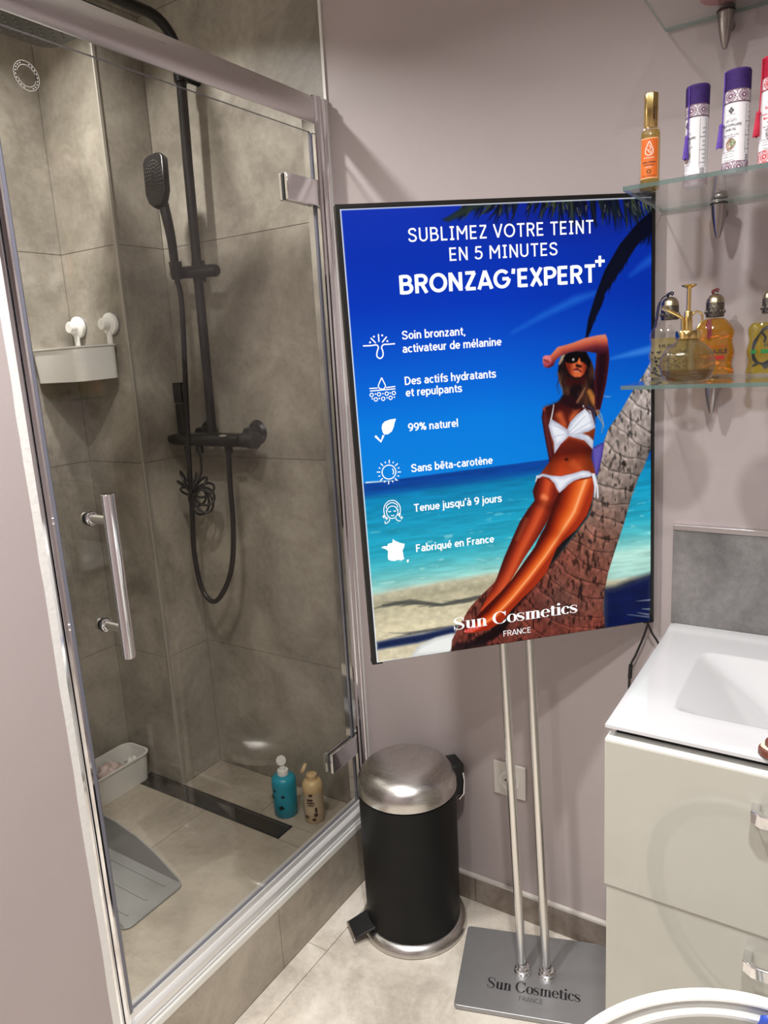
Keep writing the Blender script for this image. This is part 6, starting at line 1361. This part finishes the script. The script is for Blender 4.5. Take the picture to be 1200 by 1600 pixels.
def pale_extra(t, onf):
    rnd = random.Random(9); ps = []
    for k in range(120):
        a, b = rnd.uniform(-0.030, 0.028), rnd.uniform(0.004, 0.050); r = rnd.uniform(.0009, .0021)
        ps.append(poly2d(arc2d(a, b, r * 1.4, r, 0, 315, 7)))
    MB().add(*onf(merge2d(ps), 0.0006)).build('speckle_print', 'black_print', t, local=True)
    MB().add(*onf(centred(text2d('HUILE', 0.02), -0.004, 0.056, 0.030, 0.0058), 0.001)).build('product_name', 'black_print', t, local=True)
    MB().add(*onf(merge2d([stroke2d([(-0.020, 0.066 + k * .0020), (0.022, 0.066 + k * .0020)], 0.0003) for k in range(4)]), 0.0009)).build('fine_lines', 'grey_print', t, local=True)
    MB().tube(smooth_path([(-0.003, 0, 0.146), (-0.013, -0.004, 0.142), (-0.020, -0.008, 0.128), (-0.023, -0.010, 0.108), (-0.026, -0.011, 0.092)], 6), [0.0012] * 10 + [0.0024] * 15, 8).build('cord_tassel', 'navy', t, smooth=60, local=True)
flask(-0.2285, 1.440, math.radians(14), 'amber', 'amber oil bottle reading HUILE behind the gold sprayer, antique cap with red knot', 0.97, 'ribbon_red', True, amber_extra)
flask(-0.1395, 1.438, math.radians(8), 'lime', 'yellow-green oil bottle with dark branch print at the right edge', 0.88, 'navy', False, lime_extra, 1.05)
flask(-0.2995, 1.420, math.radians(18), 'pale_oil', 'pale speckled oil bottle half hidden behind the gold sprayer, navy cord', 0.72, 'navy', False, pale_extra, 1.0)

# items on the highest shelf, their bases just seen through the glass
MAT['pink'] = principled('dusty_pink_plastic', srgb(196, 120, 124), 0.35, noise=(14, srgb(186, 108, 114)))
MAT['dark_brown'] = principled('dark_brown_plastic', srgb(52, 40, 38), 0.35, noise=(14, srgb(44, 34, 32)))
for x, y, r, h, m_, lb_ in ((-0.232, 1.425, 0.034, 0.10, 'pink', 'dusty pink jar on the highest shelf, only its base in view'), (-0.155, 1.437, 0.030, 0.13, 'dark_brown', 'dark brown bottle on the highest shelf at the top right corner')):
    t = thing('cosmetic_jar', (x, y, SZ[2]), lb_, 'jar', 'items on the highest shelf')
    MB().lathe([(r * .9, 0.0004), (r, 0.003), (r, h * .7), (r * .8, h * .78)], 32).build('body', m_, t, smooth=40, local=True)
    MB().lathe([(r * .82, h * .785), (r * .85, h * .80), (r * .85, h * .98), (r * .8, h), (0.0001, h)], 32).build('lid', 'gold', t, smooth=40, local=True)

# ================================================================== washing machine with its door open
DRt = 0.40; DC = Vector((-0.095, 0.820, 0.418)); RD = 0.213
wm = thing('washing_machine', (0.42, 0.63, 0), 'white front-loading washing machine with its round door open, bottom right corner', 'washing machine')
MAT['appliance'] = principled('white_appliance', srgb(236, 236, 232), 0.3)
MB().box(0.165, 0.72, 0.33, 0.925, 0.012, 0.848).build('cabinet', 'appliance', wm, bevel=(0.008, 3))
MB().add(*(lambda m: (m.v, m.f))(MB().lathe([(0.185, 0.0), (0.185, 0.006), (0.150, 0.004), (0.146, -0.02), (0.0001, -0.02)], 48, cap=False).xf(Matrix.Translation((0.1648, 0.66, 0.418)) @ Matrix.Rotation(math.radians(-90), 4, 'Y')))).build('porthole', 'dark_gap', wm, smooth=40)
dm = Matrix.Translation(DC) @ Matrix.Rotation(DRt, 4, 'Z') @ Matrix.Rotation(math.radians(90), 4, 'X')
def arc_prof(r0, r1, h0, dip, n=8): return [(r0 + (r1 - r0) * k / n, h0 - dip * math.sin(math.pi * k / n)) for k in range(n + 1)]
ring_prof = [(RD - 0.004, -0.008), (RD, -0.005), (RD, 0.006), (RD - 0.0015, 0.009), (RD - 0.004, 0.0095), (RD - 0.0055, 0.008)] + arc_prof(RD - 0.0058, RD - 0.0185, 0.006, 0.0075) + [(RD - 0.019, 0.0085), (RD - 0.0215, 0.0105), (RD - 0.0255, 0.0105), (RD - 0.0275, 0.008), (RD - 0.0275, -0.008)]
rg = MB().lathe(ring_prof, 96, cap=False).xf(dm).build('door_ring', 'appliance', wm, smooth=35, label='white round door ring with a hollow channel')
MB().lathe([(RD - 0.0277, 0.004), (RD - 0.031, 0.004)], 72, cap=False).xf(dm).build('door_dark_gap', 'dark_gap', rg)  # dark ring standing in for the shaded gap round the glass
MAT['bowl_glass'] = clear('door_bowl_glass', (0.80, 0.81, 0.82, 1), 1.5)
MB().lathe([(RD - 0.0305, 0.002), (RD - 0.040, 0.010), (RD - 0.055, 0.040), (RD - 0.080, 0.062), (0.08, 0.070), (0.0001, 0.070)], 64, cap=False).xf(dm).build('door_glass', 'bowl_glass', rg, smooth=60)
MB().tube([DC + Vector((math.cos(DRt), math.sin(DRt), 0)) * (RD - 0.01) + Vector((0, 0.012, dz)) for dz in (-0.05, 0.05)], 0.012, 14).build('door_hinge', 'satin', rg, smooth=40)
MAT['blue_cloth'] = principled('blue_glossy_cloth', srgb(66, 96, 196), 0.25, noise=(40, srgb(52, 78, 180)), bump=(50, 1.0))
cm_ = MB(); rnd = random.Random(2); nn = 14
cvs = []; cfs = []
for j in range(nn + 1):
    for i in range(nn + 1):
        s_, q_ = i / nn, j / nn
        X = 0.038 + 0.10 * s_ - 0.030 * q_; Zc = 0.207 - 0.10 * q_
        hgt = 0.020 + 0.006 * math.sin(9 * s_ + 3 * q_) * math.sin(7 * q_ + 1) + rnd.uniform(-.0015, .0015)
        cvs.append(dm @ Vector((X, Zc + 0.006 * math.sin(11 * s_), hgt)))
for j in range(nn):
    for i in range(nn): cfs.append((j * (nn + 1) + i, j * (nn + 1) + i + 1, (j + 1) * (nn + 1) + i + 1, (j + 1) * (nn + 1) + i))
bcz = cm_.add(cvs, cfs).build('blue_cloth', 'blue_cloth', None, smooth=80)
sm_ = bcz.modifiers.new('thickness', 'SOLIDIFY'); sm_.thickness = 0.002
tag(bcz, 'shiny blue cloth hanging over the washing machine door ring', 'cloth')
